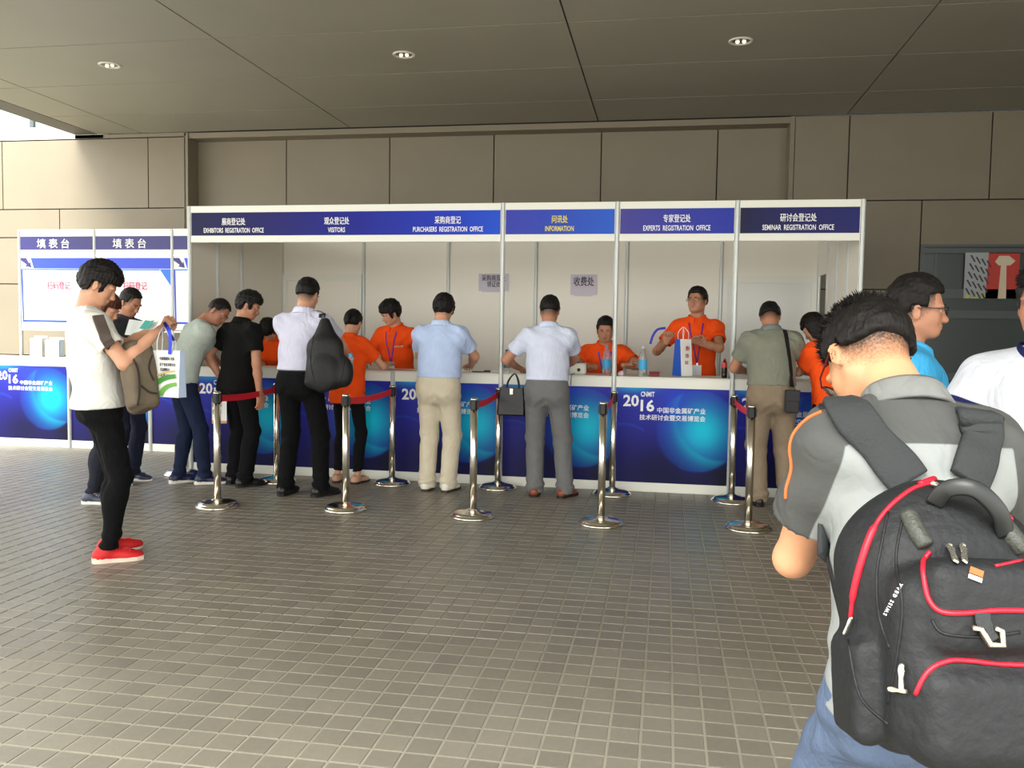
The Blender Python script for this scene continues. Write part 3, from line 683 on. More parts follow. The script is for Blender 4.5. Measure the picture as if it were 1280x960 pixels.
def human(name, loc, face, H=1.70, label='', group=None, bw=1.0, belly=0.0, lean=0, lean2=0, twist=0, py=0, pz=None, head=(0, 0, 0), neck_fwd=0, neck_side=0, shs=1.0,
          armR=None, armL=None, feet=((.11, 0, 8), (-.11, 0, 8)), skin=(196, 146, 116), hair=(22, 19, 18), hstyle='short', top=None, legs=None, shoes=None,
          eyes=False, rgrid=.010, rhead=.0055, sleeve=.62, knee=(0, 1, 0), fem=False, stub=1.0):
    s = H/1.72; root = empty('person', loc, -math.radians(face), label=label, category='person', group=group)
    info = {'root': root, 's': s}
    Mw = np.array(Matrix.Translation(loc) @ Matrix.Rotation(-math.radians(face), 4, 'Z')); Mi = np.linalg.inv(Mw)
    info['Mw'] = Mw
    def tol(p): return xf(Mi, p)
    zp = (.94*s if pz is None else pz)
    P = Fm(rx(-lean*.35), (0, py, zp)); T = Fm(rz(-twist*.5) @ rx(-lean), (0, py, zp)); 
    C = T @ Fm(rz(-twist*.5) @ rx(-lean2), (0, 0, .28*s))
    NB = C @ Fm(None, (0, -.012*s, .225*s))
    hp = np.array([neck_side, .012+neck_fwd, .075])*s; Rh = C[:3, :3] @ rz(-head[1]) @ rx(-head[0]) @ ry(head[2])
    Hd = Fm(Rh*s, xf(NB, hp)); Hs = Hd.copy()
    info.update(P=P, T=T, C=C, H=Hd)
    shw = (.178 if not fem else .155)*s*(.5+.5*bw)*shs
    SH_ = {1: xf(C, (shw, -.01*s, .150*s)), -1: xf(C, (-shw, -.01*s, .150*s))}
    HPJ = {q: xf(P, (q*.088*s, 0, -.03*s)) for q in (1, -1)}
    skm = skin_mat('skin_%d' % skin[0], skin, hair)
    # ---- arms
    arms = {}
    for q, spec in ((1, armR), (-1, armL)):
        spec = spec or {}
        W = spec.get('w'); W = tol(W) if W is not None else (np.array(spec['l'])*1.0 if 'l' in spec else SH_[q]+np.array([q*.05, .04, -.52])*s)
        E, W = ik(SH_[q], W, .285*s, .25*s, spec.get('pole', (q*.5, -1, -.4)))
        d = nrmz(W-E); hd = nrmz(spec.get('hd', d)); pn = np.array(spec.get('pn', (-q, 0, 0)), float); pn = nrmz(pn-hd*(pn@hd))
        arms[q] = dict(S=SH_[q], E=E, W=W, hd=hd, pn=pn, curl=spec.get('curl', 25), tc=spec.get('thumb', 30))
    info['arms'] = arms
    # ---- torso prims
    def torso(S, e=0, loose=0.0, low=-.06, F0=None):
        b_ = bw*s
        S.frame(P); S.ec((0, -.005*s, low*s), (0, 0, .04*s), ((.162*b_+e+loose), (.112*b_+e+loose)), ((.152*b_+e), (.104*b_+e+belly*.5)), k=.03)
        S.frame(T); S.ec((0, belly*.5, .03*s), (0, belly*.4, .20*s), ((.148*b_+e+belly*.4), (.100*b_+e+belly)), ((.146*b_+e+loose*.3), (.102*b_+e+belly*.5)), k=.05)
        S.frame(C); S.ec((0, 0, -.09*s), (0, 0, .09*s), ((.146*b_+e), (.102*b_+e)), ((.160*b_+e), (.110*b_+e)), k=.05)
        S.ec((-(shw-.045*s), -.012*s, .130*s), ((shw-.045*s), -.012*s, .130*s), .062*s+e, .062*s+e, k=.05)
        for q in (1, -1): S.ec((q*(shw-.02*s), -.012*s, .152*s), (q*.03*s, -.02*s, .205*s), .042*s+e, .042*s+e, k=.06)
        if e > 0 and low < -.07:
            S.frame(P)
            for q in (1, -1): S.ell((q*.060*s, -.045*s*bw, -.06*s), (np.array((.09, .082, .10))+.5*loose)*s*bw+e*.6, k=.05)
            S.frame(C)
        if fem:
            for q in (1, -1): S.ell((q*.065*s, .085*s, .04*s), np.array((.06, .05, .06))*s+e*.5, k=.04)
        S.frame(np.eye(4))
    def arm(S, q, e=0, hand=True):
        a = arms[q]; S.frame(np.eye(4)); f = (.88 if fem else 1.0)*(.5+.5*bw)
        S.ec(a['S'], a['E'], .050*s*f+e, .039*s*f+e, k=.03); m = a['E']*.65+a['W']*.35
        S.ec(a['E'], m, .038*s*f, .037*s*f, k=.02); S.ec(m, a['W'], .037*s*f, .026*s*f, k=.02)
        if not hand: return
        hd, pn = a['hd'], a['pn']; sd = nrmz(np.cross(hd, pn))*1.0   # across the palm
        th = sd if (sd @ np.array([-q, 0.3, .2])) > 0 else -sd
        if 'ths' in a: th = a['ths']
        W = a['W']; S.ec(W, W+hd*.03*s, (.027*s, .020*s), (.036*s, .016*s), k=.015, X=sd)
        S.ec(W+hd*.03*s, W+hd*.085*s, (.036*s, .016*s), (.041*s, .014*s), k=.012, X=sd)
        c0 = a['curl']
        for i, (o, L0) in enumerate(((.031, .90), (.0105, 1.0), (-.0105, .94), (-.031, .75))):
            p = W+hd*(.088-.004*abs(i-1))*s+th*o*s; d = hd; ang = 0
            for j, (l, r0, r1) in enumerate(((.042, .0092, .0085), (.027, .0085, .0078), (.021, .0078, .0066))):
                ang += math.radians(c0*(.7 if j == 0 else 1.1)); d = hd*math.cos(ang)+pn*math.sin(ang); p2 = p+d*l*L0*s
                S.ec(p, p2, r0*s, r1*s, k=.003); p = p2
        t0 = W+hd*.025*s+th*.028*s; t1 = t0+nrmz(hd*.75+th*.7+pn*.25)*.042*s; t2 = t1+nrmz(hd*.95+th*.15+pn*.45)*.030*s
        S.ec(W+hd*.015*s+th*.01*s, t0, .015*s, .0145*s, k=.012); S.ec(t0, t1, .0135*s, .0105*s, k=.008); S.ec(t1, t2, .0105*s, .0085*s, k=.004)
    parts_ = []
    # head + neck
    hc = xf(Hd, (0, .01, .09)); lo = np.minimum(hc-.16*s, xf(C, (-.13*s, -.10*s, .08*s))); hi = np.maximum(hc+.16*s, xf(C, (.13*s, .10*s, .2*s)))
    S = SDF(lo-.0, hi+.0, rhead); S.frame(Hd); 
    SS = SDF.__new__(SDF); SS.__dict__ = S.__dict__
    # scale is folded in the frame: use unit rotation and scaled prims
    class _S:
        def __init__(s_, S): s_.S = S
        def ell(s_, c, r, R=None, k=.02, op='u'): s_.S.F = Fm(Rh, Hd[:3, 3]); s_.S.ell(np.array(c)*s, np.array(r)*s, R, k*s, op)
        def ec(s_, a, b, ra, rb, k=.02, X=(1, 0, 0), op='u'): s_.S.F = Fm(Rh, Hd[:3, 3]); s_.S.ec(np.array(a)*s, np.array(b)*s, ra*s, rb*s, k*s, X, op)
        def rbox(s_, c, h, r, R=None, k=0, op='u'): s_.S.F = Fm(Rh, Hd[:3, 3]); s_.S.rbox(np.array(c)*s, np.array(h)*s, r*s, R, k*s, op)
    head_prims(_S(S), s)
    S.frame(np.eye(4)); nr = (.055 if not fem else .046)*(.6+.4*bw)
    S.ec(xf(Hd, (0, -.022, .055)), xf(NB, (0, -.012*s, -.01)), nr*s, (nr+.006)*s, k=.025)
    S.frame(C)
    for q in (1, -1): S.ec((q*.10*s, -.012*s, .150*s), (q*.025*s, -.02*s, .222*s), .036*s, .036*s, k=.04)
    S.ec((0, 0, .10*s), (0, 0, .18*s), (.11*s, .075*s), (.10*s, .065*s), k=.03)
    Ph, Qh = S.mesh(); 
    Fh = np.linalg.inv(Hd); hl = (Ph @ Fh[:3, :3].T+Fh[:3, 3])
    y, z = hl[:, 1], hl[:, 2]
    sb = np.clip((z-(-.008+.9*np.clip(y+.05, 0, 1)))/.075, 0, 1)*(y < .055)*(np.abs(hl[:, 0]) > .0)*(z < .2)
    sb = np.clip(sb, 0, 1)*(1-np.clip((.02-np.abs(y+.004))/.01, 0, 1)*(np.abs(hl[:, 0]) > .079))*stub
    lip = np.clip(1-np.sqrt((hl[:, 0]/.022)**2+((z-.028)/.0095)**2), 0, .35)*2.2*(y > .07)
    allP = [Ph]; allQ = [Qh]; sbs = [sb]; lips = [lip]; n = len(Ph)
    for q in (1, -1):
        a = arms[q]; pts = np.array([a['S'], a['E'], a['W'], a['W']+a['hd']*.2*s]); lo = pts.min(0)-.08; hi = pts.max(0)+.08
        S = SDF(lo, hi, min(rhead, .0062)); arm(S, q); Pa, Qa = S.mesh(); allP.append(Pa); allQ.append(Qa+n); n += len(Pa); sbs.append(np.zeros(len(Pa))); lips.append(np.zeros(len(Pa)))
    # legs
    ank = {}
    legj = {}
    for q, (fx, fy, toe) in ((1, feet[0]), (-1, feet[1])):
        A = np.array([fx*s, fy*s, .085*s]); kp = np.array(knee, float)+np.array([q*.12, 0, 0])
        K, A = ik(HPJ[q], A, .43*s, .41*s, kp); legj[q] = (HPJ[q], K, A, toe)
    info['legs'] = legj
    S = SDF(np.array([-.5, -.65, .02]), np.array([.5, .65, xf(C, (0, 0, .22*s))[2]+.05]), .02)
    torso(S, -.012, 0)
    for q in (1, -1):
        h, K, A, toe = legj[q]; S.ec(h, K, .068*s*bw, .048*s, k=.02); S.ec(K, A, .045*s, .030*s, k=.02); S.ec(A, A-np.array([0, 0, .05]), .03*s, .03*s)
    Pt, Qt = S.mesh(); allP.append(Pt); allQ.append(Qt+n); n += len(Pt); sbs.append(np.zeros(len(Pt))); lips.append(np.zeros(len(Pt)))
    me = mesh_from('body', np.concatenate(allP), np.concatenate(allQ)); fattr(me, 'stubble', np.concatenate(sbs)); fattr(me, 'lip', np.concatenate(lips))
    obj('body', me, skm, root)
    info['head_bvh'] = bvh_of(Ph, Qh)
    # ---- hair
    F = Fm(Rh, Hd[:3, 3]); hm = hair_mat('%d_%d_%d' % hair, hair)
    S = SDF(hc-np.array([.16, .18, .2])*s-(.12 if hstyle in ('bob', 'pony', 'long') else 0), hc+np.array([.16, .18, .16])*s, rhead); H_ = _S(S)
    t = {'short': .013, 'crop': .007, 'thick': .022, 'fade': .013, 'bob': .018, 'pony': .014, 'full': .022}[hstyle]
    H_.ell((0, -.012, .118), (.0765+t, .095+t, .095+t*1.1), k=0)
    if hstyle == 'fade': H_.ell((0, .0, .175), (.066, .075, .046), k=.03)
    if hstyle in ('thick', 'full', 'short'): H_.ell((0, .02, .165), (.062+t*.6, .062+t*.6, .046+t*.6), k=.03)
    hlz = {'short': .152, 'crop': .165, 'thick': .135, 'fade': .155, 'bob': .13, 'pony': .145, 'full': .13}[hstyle]
    hly = {'thick': .045, 'bob': .03, 'full': .04}.get(hstyle, .032)
    if hstyle == 'bob':
        H_.ec((0, -.03, .10), (0, -.035, .0), .088, .078, k=.02)
        for q in (1, -1): H_.ec((q*.06, .01, .12), (q*.062, .02, -.0), .035, .028, k=.02)
    if hstyle == 'pony':
        H_.ell((0, -.115, .11), (.03, .035, .03), k=.01); H_.ec((0, -.13, .10), (.01, -.13, -.05), .026, .014, k=.01)
    # nape line rises towards the ears; face opening; ear gap
    nape = {'crop': .055, 'fade': .05, 'short': .026, 'thick': .012, 'full': .004, 'bob': -.03, 'pony': .03}[hstyle]
    if hstyle != 'bob':
        H_S = S; 
        S.carve(lambda x, y, z: np.maximum(z-s*(nape+.012)-.35*np.clip(y+.06*s, 0, .2), -1), F, k=.012)
        S.carve(lambda x, y, z: np.maximum(np.maximum(z-.100*s, np.abs(y+.004*s)-.024*s), .060*s-np.abs(x)), F, k=.006)
    S.carve(lambda x, y, z: np.maximum(hly*s-y+.10*np.clip(np.abs(x)-.045*s, 0, 1), z-hlz*s+.25*np.clip(np.abs(x)-.03*s, 0, 1)), F, k=.012)
    if hstyle == 'bob': S.carve(lambda x, y, z: np.maximum(np.abs(x)-.05*s, np.maximum(.035*s-y, z-hlz*s)), F)
    Px, Qx = S.mesh(); N_ = vnormals(Px, Qx)
    amp = {'short': .005, 'crop': .002, 'thick': .006, 'fade': .003, 'bob': .004, 'pony': .003, 'full': .006}[hstyle]
    Px = Px+N_*(amp*(nz3(Px, 110, 3)+nz3(Px, 240, 4)*.7)[:, None])
    ho = obj('hair', mesh_from('hair', Px, Qx), hm, root); info['hair_bvh'] = bvh_of(Px, Qx); info['hairmat'] = hm; info['hairP'] = Px; info['hairN'] = N_
    if hstyle in ('short', 'thick', 'fade') and rhead < .005 or hstyle in ('short', 'thick'):
        # tufts that break the outline
        rs = random.Random(5); bm = bmesh.new(); zc = xf(Hd, (0, 0, .13)); up = Rh @ np.array([0, 0, 1.]); idx = list(range(len(Px))); rs.shuffle(idx); cnt = 0
        for i_ in idx:
            if (Px[i_]-zc) @ up < .02*s: continue
            d = nrmz(N_[i_]+np.array([rs.uniform(-.6, .6), rs.uniform(-.6, .6), rs.uniform(-.1, .6)])); L_ = rs.uniform(.006, .016)*s*(1.3 if rhead < .005 else 1)
            p = Px[i_]; sd_ = nrmz(np.cross(d, [.3, .5, .8]))*(.0035 if rhead < .005 else .008)*s; s2 = nrmz(np.cross(d, sd_))*.003*s
            b0 = p-N_[i_]*.004; v = [bm.verts.new(b0+sd_), bm.verts.new(b0-sd_*.5+s2), bm.verts.new(b0-sd_*.5-s2), bm.verts.new(b0+d*L_)]
            bm.faces.new((v[0], v[1], v[3])); bm.faces.new((v[1], v[2], v[3])); bm.faces.new((v[2], v[0], v[3])); cnt += 1
            if cnt > (1400 if rhead < .005 else 300): break
        obj('hair_tufts', bm, hm, root, kind='stuff')
    # ---- face details
    if eyes:
        for q in (1, -1):
            bm = bmesh.new(); bmesh.ops.create_uvsphere(bm, u_segments=14, v_segments=8, radius=.0118*s, matrix=Matrix(F.tolist()) @ Matrix.Translation(Vector((q*.030, .0725, .088))*s))
            e = obj('eye', bm, mat('eye_white', (222, 214, 206), .25), root, smooth=True)
            bm = bmesh.new(); bmesh.ops.create_uvsphere(bm, u_segments=10, v_segments=6, radius=.0066*s, matrix=Matrix(F.tolist()) @ Matrix.Translation(Vector((q*.030, .0783, .088))*s))
            obj('iris', bm, mat('iris_dark', (28, 18, 14), .15), e, smooth=True)
            bm = bmesh.new(); pts = [xf(F, np.array((q*x, y_, z_))*s) for x, y_, z_ in ((.012, .0935, .108), (.024, .0935, .1115), (.036, .088, .111), (.047, .077, .106))]
            tube(bm, pts, [.002*s, .0032*s, .003*s, .0015*s], 6); obj('eyebrow', bm, hm, root, smooth=True)
            bm = bmesh.new(); pts = [xf(F, np.array((q*x, y_, z_))*s) for x, y_, z_ in ((.018, .0885, .0895), (.026, .0915, .0945), (.036, .0900, .0945), (.045, .083, .089))]
            tube(bm, pts, .0018*s, 5); obj('eyelid', bm, skm, root, smooth=True)
    # ---- shirt
    tp = dict(rgb=(230, 230, 230), hem=-.10, e=.016, loose=.012, tuck=False, collar=None, name='shirt'); tp.update(top or {})
    e = tp['e']; allp = np.array([xf(P, (0, 0, -.2)), xf(C, (0, 0, .3*s))]+[arms[q]['E'] for q in (1, -1)]+[arms[q]['S'] for q in (1, -1)])
    lo = allp.min(0)-.17*s*max(bw, 1)-.06; hi = allp.max(0)+.17*s*max(bw, 1)+.06
    lo[0] = min(lo[0], -.24*s*bw-.03); hi[0] = max(hi[0], .24*s*bw+.03); lo[1] = min(lo[1], py-.22*s*bw); hi[1] = max(hi[1], py+.24*s*bw+belly)
    S = SDF(lo, hi, rgrid)
    torso(S, e, tp['loose'], low=(-.06 if tp['tuck'] else -.10)); S.frame(np.eye(4)); sl = tp.get('sleeve', sleeve)
    if not tp.get('sleeveless'):
        for q in (1, -1):
            a = arms[q]; b = a['S']*(1-sl)+a['E']*sl; f = (.5+.5*bw)
            S.ec(a['S'], b, .053*s*f+e*.7, .056*s*f+e*1.0, k=.06, clip=True)
            u = nrmz(b-a['S']); S.ec(b-u*.03, b+u*.05, .046*s*f+e*.4, .048*s*f+e*.4, k=0, op='s')
    F0 = P
    hem = tp['hem'] if not tp['tuck'] else .055
    S.carve(lambda x, y, z: np.maximum(z-hem*s, np.abs(x)-.5), F0)
    Fn = NB
    if tp['collar'] is None: S.carve(lambda x, y, z: np.maximum(np.sqrt(x*x+(y-.012*s)**2)-(nr+.012)*s, -.035*s-z-.6*np.clip(y, 0, 1)), Fn)
    Ps, Qs = S.mesh(); N_ = vnormals(Ps, Qs)
    wr = tp.get('wr', .0045); zz = Ps @ np.array([.35, .35, 1.0])
    d = wr*(nz3(Ps*np.array([1.6, 1.6, .8]), 17, 11)+.6*nz3(Ps*np.array([1, 1, .7]), 38, 12))
    # creases gather above the waist and in the crook of the arms
    Pi = np.linalg.inv(P); lz = Ps @ Pi[2, :3]+Pi[2, 3]; ca = np.exp(-((lz-(.10 if tp['tuck'] else .02))/.08)**2)
    d += ca*wr*.8*np.sin(lz*80+nz3(Ps, 9, 5)*7)*(.5+.5*nz3(Ps, 11, 8))
    for q in (1, -1):
        r_ = np.linalg.norm(Ps-arms[q]['S'], axis=1); d += wr*.9*np.exp(-((r_-.10*s)/.05)**2)*np.sin(Ps @ np.array([40, 25, 60])+2*nz3(Ps, 12, 6))
    d *= np.clip((lz-hem*s)/.03, 0, 1)
    Ps = Ps+N_*d[:, None]
    me = mesh_from(tp['name'], Ps, Qs); Ci = np.linalg.inv(C); lc = Ps @ Ci[:3, :3].T+Ci[:3, 3]
    shirtmat = tp.get('mat') or fabric('shirt_%d_%d_%d' % tp['rgb'], tp['rgb'])
    if tp.get('attrs'): tp['attrs'](me, Ps, lc/s, arms, info)
    sh = obj(tp['name'], me, shirtmat, root); info['shirt'] = sh; info['shirt_bvh'] = bvh_of(Ps, Qs)
    if tp['collar'] is not None:
        cm = fabric('collar_%d_%d_%d' % tp['collar'], tp['collar']); bm = bmesh.new(); nn = 36; op = tp.get('open', .45)
        prof_ = ((0.004, .008), (.006, .036), (.011, .041), (.017, .033), (.032, -.010), (.027, -.014), (.010, .002))
        rings = []
        for i in range(nn+1):
            th = math.radians(90)+op/2+(2*math.pi-op)*i/nn; c_, s_ = math.cos(th), math.sin(th); fr = max(0, s_)     # front side
            drop = .030*fr**2; ring = []
            for dr, dz in prof_:
                r_ = (nr+.006+dr); ring.append(bm.verts.new(xf(NB, (np.array([c_*r_*1.02, s_*r_*.98-.006+.012*fr, dz+.006-drop-(.012*fr if dz < .01 else 0)])*s))))
            rings.append(ring)
        m_ = len(prof_)
        for a, b in zip(rings, rings[1:]):
            for k in range(m_): bm.faces.new((a[k], a[(k+1) % m_], b[(k+1) % m_], b[k]))
        bm.faces.new(rings[0][::-1]); bm.faces.new(rings[-1]); obj('collar', bm, cm, sh, smooth=True)
    # ---- trousers
    lg = dict(rgb=(30, 30, 34), e=.014, knee=.062, cuff=.062, thigh=.088, cut=.055, waist=.085, name='trousers', wr=.008); lg.update(legs or {})
    allp = np.array([xf(P, (0, 0, .1))]+[j for q in (1, -1) for j in legj[q][:3]]); lo = allp.min(0)-.20*s; hi = allp.max(0)+.20*s; lo[2] = .0
    S = SDF(lo, hi, rgrid); b_ = bw*s; e = lg['e']
    S.frame(P); S.ec((0, -.005*s, -.05*s), (0, 0, .04*s), ((.158*b_+e*.5), (.110*b_+e*.5)), ((.150*b_+e*.6), (.103*b_+e*.6+belly*.6)), k=.02)
    S.ec((0, 0, .03*s), (0, belly*.4, .12*s), ((.150*b_+e*.6), (.103*b_+e*.6+belly*.6)), ((.142*b_+e*.6), (.098*b_+e*.6+belly*.6)), k=.02)
    for q in (1, -1): S.ell((q*.068*s, -.052*s*bw, -.055*s), np.array((.078, .058, .085))*s*bw, k=.06)
    S.frame(np.eye(4))
    for q in (1, -1):
        h, K, A, toe = legj[q]; S.ec(h, K, (lg['thigh']*s*(.4+.6*bw)), lg['knee']*s*(.6+.4*bw), k=.045)
        lowp = np.array([A[0], A[1]-.005, lg['cut']*s]); u = nrmz(A-K)
        S.ec(K, A, lg['knee']*s*(.6+.4*bw), lg['cuff']*s, k=.03); S.ec(A, A-np.array([0, 0, .06*s]), lg['cuff']*s, lg['cuff']*1.02*s, k=.02)
        S.ell(K*.55+A*.45+np.array([0, -.02, .03])*s, (.045*s, .05*s, .11*s), k=.03)
    S.carve(lambda x, y, z: z-lg['cut']*s, np.eye(4)); S.carve(lambda x, y, z: lg['waist']*s-z, P)
    Pl, Ql = S.mesh(); N_ = vnormals(Pl, Ql); wr = lg['wr']
    d = wr*.6*nz3(Pl*np.array([1.4, 1.4, .5]), 16, 21)+wr*.5*nz3(Pl, 30, 24)
    for q in (1, -1):
        h, K, A, toe = legj[q]; side = (Pl[:, 0]*q > (HPJ[1][0]+HPJ[-1][0])/2*q); az = np.arctan2(Pl[:, 1]-K[1], Pl[:, 0]-K[0])
        d += side*wr*.55*np.exp(-((Pl[:, 2]-K[2]+.02)/.08)**2)*np.sin(Pl[:, 2]*52+1.7*np.sin(az*1.0+q)+2.5*nz3(Pl, 10, 22))
        d += side*wr*.8*np.exp(-((Pl[:, 2]-A[2]-.02)/.06)**2)*np.sin(Pl[:, 2]*78+1.9*np.sin(az+q*2)+2.5*nz3(Pl, 12, 23))
        d += side*wr*.6*np.exp(-((Pl[:, 2]-h[2]+.08)/.06)**2)*np.sin(Pl[:, 2]*60+Pl[:, 0]*50*q)
    Pl = Pl+N_*d[:, None]
    tr = obj(lg['name'], mesh_from(lg['name'], Pl, Ql), lg.get('mat') or fabric('legs_%d_%d_%d' % lg['rgb'], lg['rgb']), root); info['legs_bvh'] = bvh_of(Pl, Ql)
    if lg.get('belt'):
        bm = bmesh.new(); n_ = 48; rings = []
        wx, wy = .150*b_+e*.6+.004+belly*.1, .103*b_+e*.6+.004+belly*.6
        for i in range(n_):
            a = 2*math.pi*i/n_; rings.append([bm.verts.new(xf(P, ((wx+r_)*math.cos(a), (wy+r_)*math.sin(a)+belly*.3, z_*s))) for r_, z_ in ((0, .048), (.004, .048), (.004, .083), (0, .083))])
        for i in range(n_):
            a, b = rings[i], rings[(i+1) % n_]
            for k in range(4): bm.faces.new((a[k], a[(k+1) % 4], b[(k+1) % 4], b[k]))
        obj('belt', bm, mat('belt_leather', lg['belt'], .35), root)
    # ---- shoes
    sp = dict(rgb=(24, 22, 22), sole=(20, 20, 20), rough=.35, kind='dress'); sp.update(shoes or {})
    for q in (1, -1):
        h, K, A, toe = legj[q]; base = np.array([A[0], A[1], A[2]-.085*s]); Fs = Fm(rz(-q*toe), base); k_ = s
        S = SDF(base-np.array([.16, .19, .0])*1.2, base+np.array([.16, .25, .13])*1.2, .0075 if rgrid > .008 else .006); S.frame(Fs)
        S.ell(np.array((0, -.045, .038))*k_, np.array((.038, .042, .048))*k_, k=.01); S.ec(np.array((0, -.03, .04))*k_, np.array((-q*.002, .09, .030))*k_, .036*k_, .038*k_, k=.03)
        S.ell(np.array((-q*.006, .125, .026))*k_, np.array((.044, .062, .030))*k_, k=.03)
        if sp['kind'] == 'sneaker': S.ec(np.array((0, -.015, .06))*k_, np.array((0, -.01, .098))*k_, .040*k_, .040*k_, k=.02)
        else: S.ec(np.array((0, -.012, .05))*k_, np.array((0, -.01, .075))*k_, .036*k_, .036*k_, k=.02)
        S.carve(lambda x, y, z: z-.014*k_, Fs); S.carve(lambda x, y, z: (.098 if sp['kind'] == 'sneaker' else .085)*k_-z, Fs)
        Pq, Qq = S.mesh(); so = obj('shoe', mesh_from('shoe', Pq, Qq), mat('shoe_%d_%d_%d' % sp['rgb'], sp['rgb'], sp['rough'], bump=.08, bscale=80), root)
        out = [(-.030, -.075), (-.040, -.045), (-.036, .02), (-.045, .09), (-.040, .15), (-.020, .186), (.010, .188), (.034, .155), (.044, .10), (.036, .02), (.040, -.045), (.028, -.078), (0, -.089)]
        bm = bmesh.new(); a = [bm.verts.new(xf(Fs, (x*1.04*k_*(1 if q < 0 else -1), y*k_, 0))) for x, y in out]; b = [bm.verts.new(xf(Fs, (x*1.06*k_*(1 if q < 0 else -1), y*k_, (.022+(.010 if y < 0 and sp['kind'] == 'sneaker' else 0))*k_))) for x, y in out]
        bm.faces.new(a); bm.faces.new(b)
        for i in range(len(out)): j = (i+1) % len(out); bm.faces.new((a[i], a[j], b[j], b[i]))
        bmesh.ops.recalc_face_normals(bm, faces=bm.faces); obj('sole', bm, mat('sole_%d_%d_%d' % sp['sole'], sp['sole'], .6), so)
        if sp['kind'] == 'sneaker':
            bm = bmesh.new()
            bv = bvh_of(Pq, Qq)
            for i in range(5):
                y = .04+.018*i; pts = []
                for x in np.linspace(-.02, .02, 7):
                    o_, dr = Vector(xf(Fs, (x*k_, y*k_, .2))), Vector((0, 0, -1)); hit = bv.ray_cast(o_, dr)
                    if hit[0] is not None: pts.append(hit[0]+Vector((0, 0, .002)))
                if len(pts) > 2: tube(bm, pts, .0028*k_, 5)
            obj('laces', bm, mat('laces_%d_%d_%d' % sp.get('lace', sp['rgb']), sp.get('lace', sp['rgb']), .8), so, kind='stuff')
    return info

def glasses(inf, rgb=(20, 18, 20), lens=True):
    s = inf['s']; F = inf['H'].copy(); root = inf['root']; m = mat('glasses_frame_%d' % rgb[0], rgb, .3); g = obj_root = None
    bm = bmesh.new(); R = F
    def p(x, y, z): return xf(R, (x, y, z))
    for q in (1, -1):
        loop = [p(q*(.034+.026*math.cos(a)*(1.0)), .107-.012*abs((.034+.026*math.cos(a))/.06)**2, .088+.0165*math.sin(a)) for a in np.linspace(0, 2*math.pi, 21)]
        tube(bm, loop, .0018*s, 5); tube(bm, [p(q*.060, .099, .094), p(q*.074, .075, .095), p(q*.083, .0, .095), p(q*.082, -.022, .085)], .0022*s, 5)
    tube(bm, [p(-.009, .110, .093), p(0, .113, .095), p(.009, .110, .093)], .0018*s, 5)
    g = obj('glasses', bm, m, root)
    if lens:
        for q in (1, -1):
            bm = bmesh.new(); ctr = bm.verts.new(p(q*.034, .107, .088)); L = [bm.verts.new(p(q*(.034+.025*math.cos(a)), .107-.012*abs((.034+.026*math.cos(a))/.06)**2, .088+.0155*math.sin(a))) for a in np.linspace(0, 2*math.pi, 17)[:-1]]
            for i in range(16): bm.faces.new((ctr, L[i], L[(i+1) % 16]))
            mm = mat('lens_glass', (255, 255, 255), .02, trans=1, ior=1.02); obj('lens', bm, mm, g)
def cast_local(inf, bvh, p_from, p_dir):
    h = bvh.ray_cast(Vector(p_from), Vector(p_dir).normalized()); return (h[0], h[1]) if h[0] is not None else (None, None)
def cast_px(inf, bvh, u, v, off=0.0):
    Mi = np.linalg.inv(inf['Mw']); o = xf(Mi, CAM); d = Mi[:3, :3] @ ray(u, v); h = bvh.ray_cast(Vector(o), Vector(d).normalized())
    if h[0] is None:
        # nearest point to the sight line at the body's distance
        c = xf(inf['C'], (0, 0, 0)); t = (np.array(c)-o) @ d/(d @ d); h = bvh.find_nearest(Vector(o+d*t))
    n = h[1] if Vector(h[1]).dot(Vector(d)) < 0 or h[0] is None else -h[1]
    return h[0]+n*off, n
def lanyard(inf, rgb=(120, 40, 150), z=-.12, badge=True, x=0.0):
    """neck ribbon and badge on the chest"""
    C = inf['C']; s = inf['s']; bv = inf['shirt_bvh']; root = inf['root']; m = mat('ribbon_%d_%d_%d' % rgb, rgb, .6); C3 = C[:3, :3]
    for q in (1, -1):
        pts = []; nr_ = []
        for t in np.linspace(0, 1, 9):
            o = xf(C, ((q*.062*(1-t)+x*t)*s, .5, (.195*(1-t)+z*t)*s)); h = bv.ray_cast(Vector(o), Vector(C3 @ np.array([0, -1, 0])))
            if h[0] is not None: pts.append(h[0]+h[1]*.003); nr_.append(h[1])
        if len(pts) > 2:
            bm = bmesh.new(); ribbon(bm, pts, nr_, .014*s, .0012); obj('lanyard', bm, m, root)
    if badge:
        o = xf(C, (x*s, .5, (z-.07)*s)); h = bv.ray_cast(Vector(o), Vector(C3 @ np.array([0, -1, 0])))
        if h[0] is not None:
            c = h[0]+h[1]*.008; F = np.eye(4); F[:3, :3] = C3; F[:3, 3] = c
            bm = bbox(-.040*s, .040*s, -.0015, .0015, -.055*s, .055*s, M=Matrix(F.tolist())); b = obj('badge', bm, mat('badge_card', (232, 234, 240), .3), root)
            bm = bbox(-.008, .008, -.003, .003, .052*s, .075*s, M=Matrix(F.tolist())); obj('clip', bm, mat('chrome', (215, 215, 215), .18, 1), b)
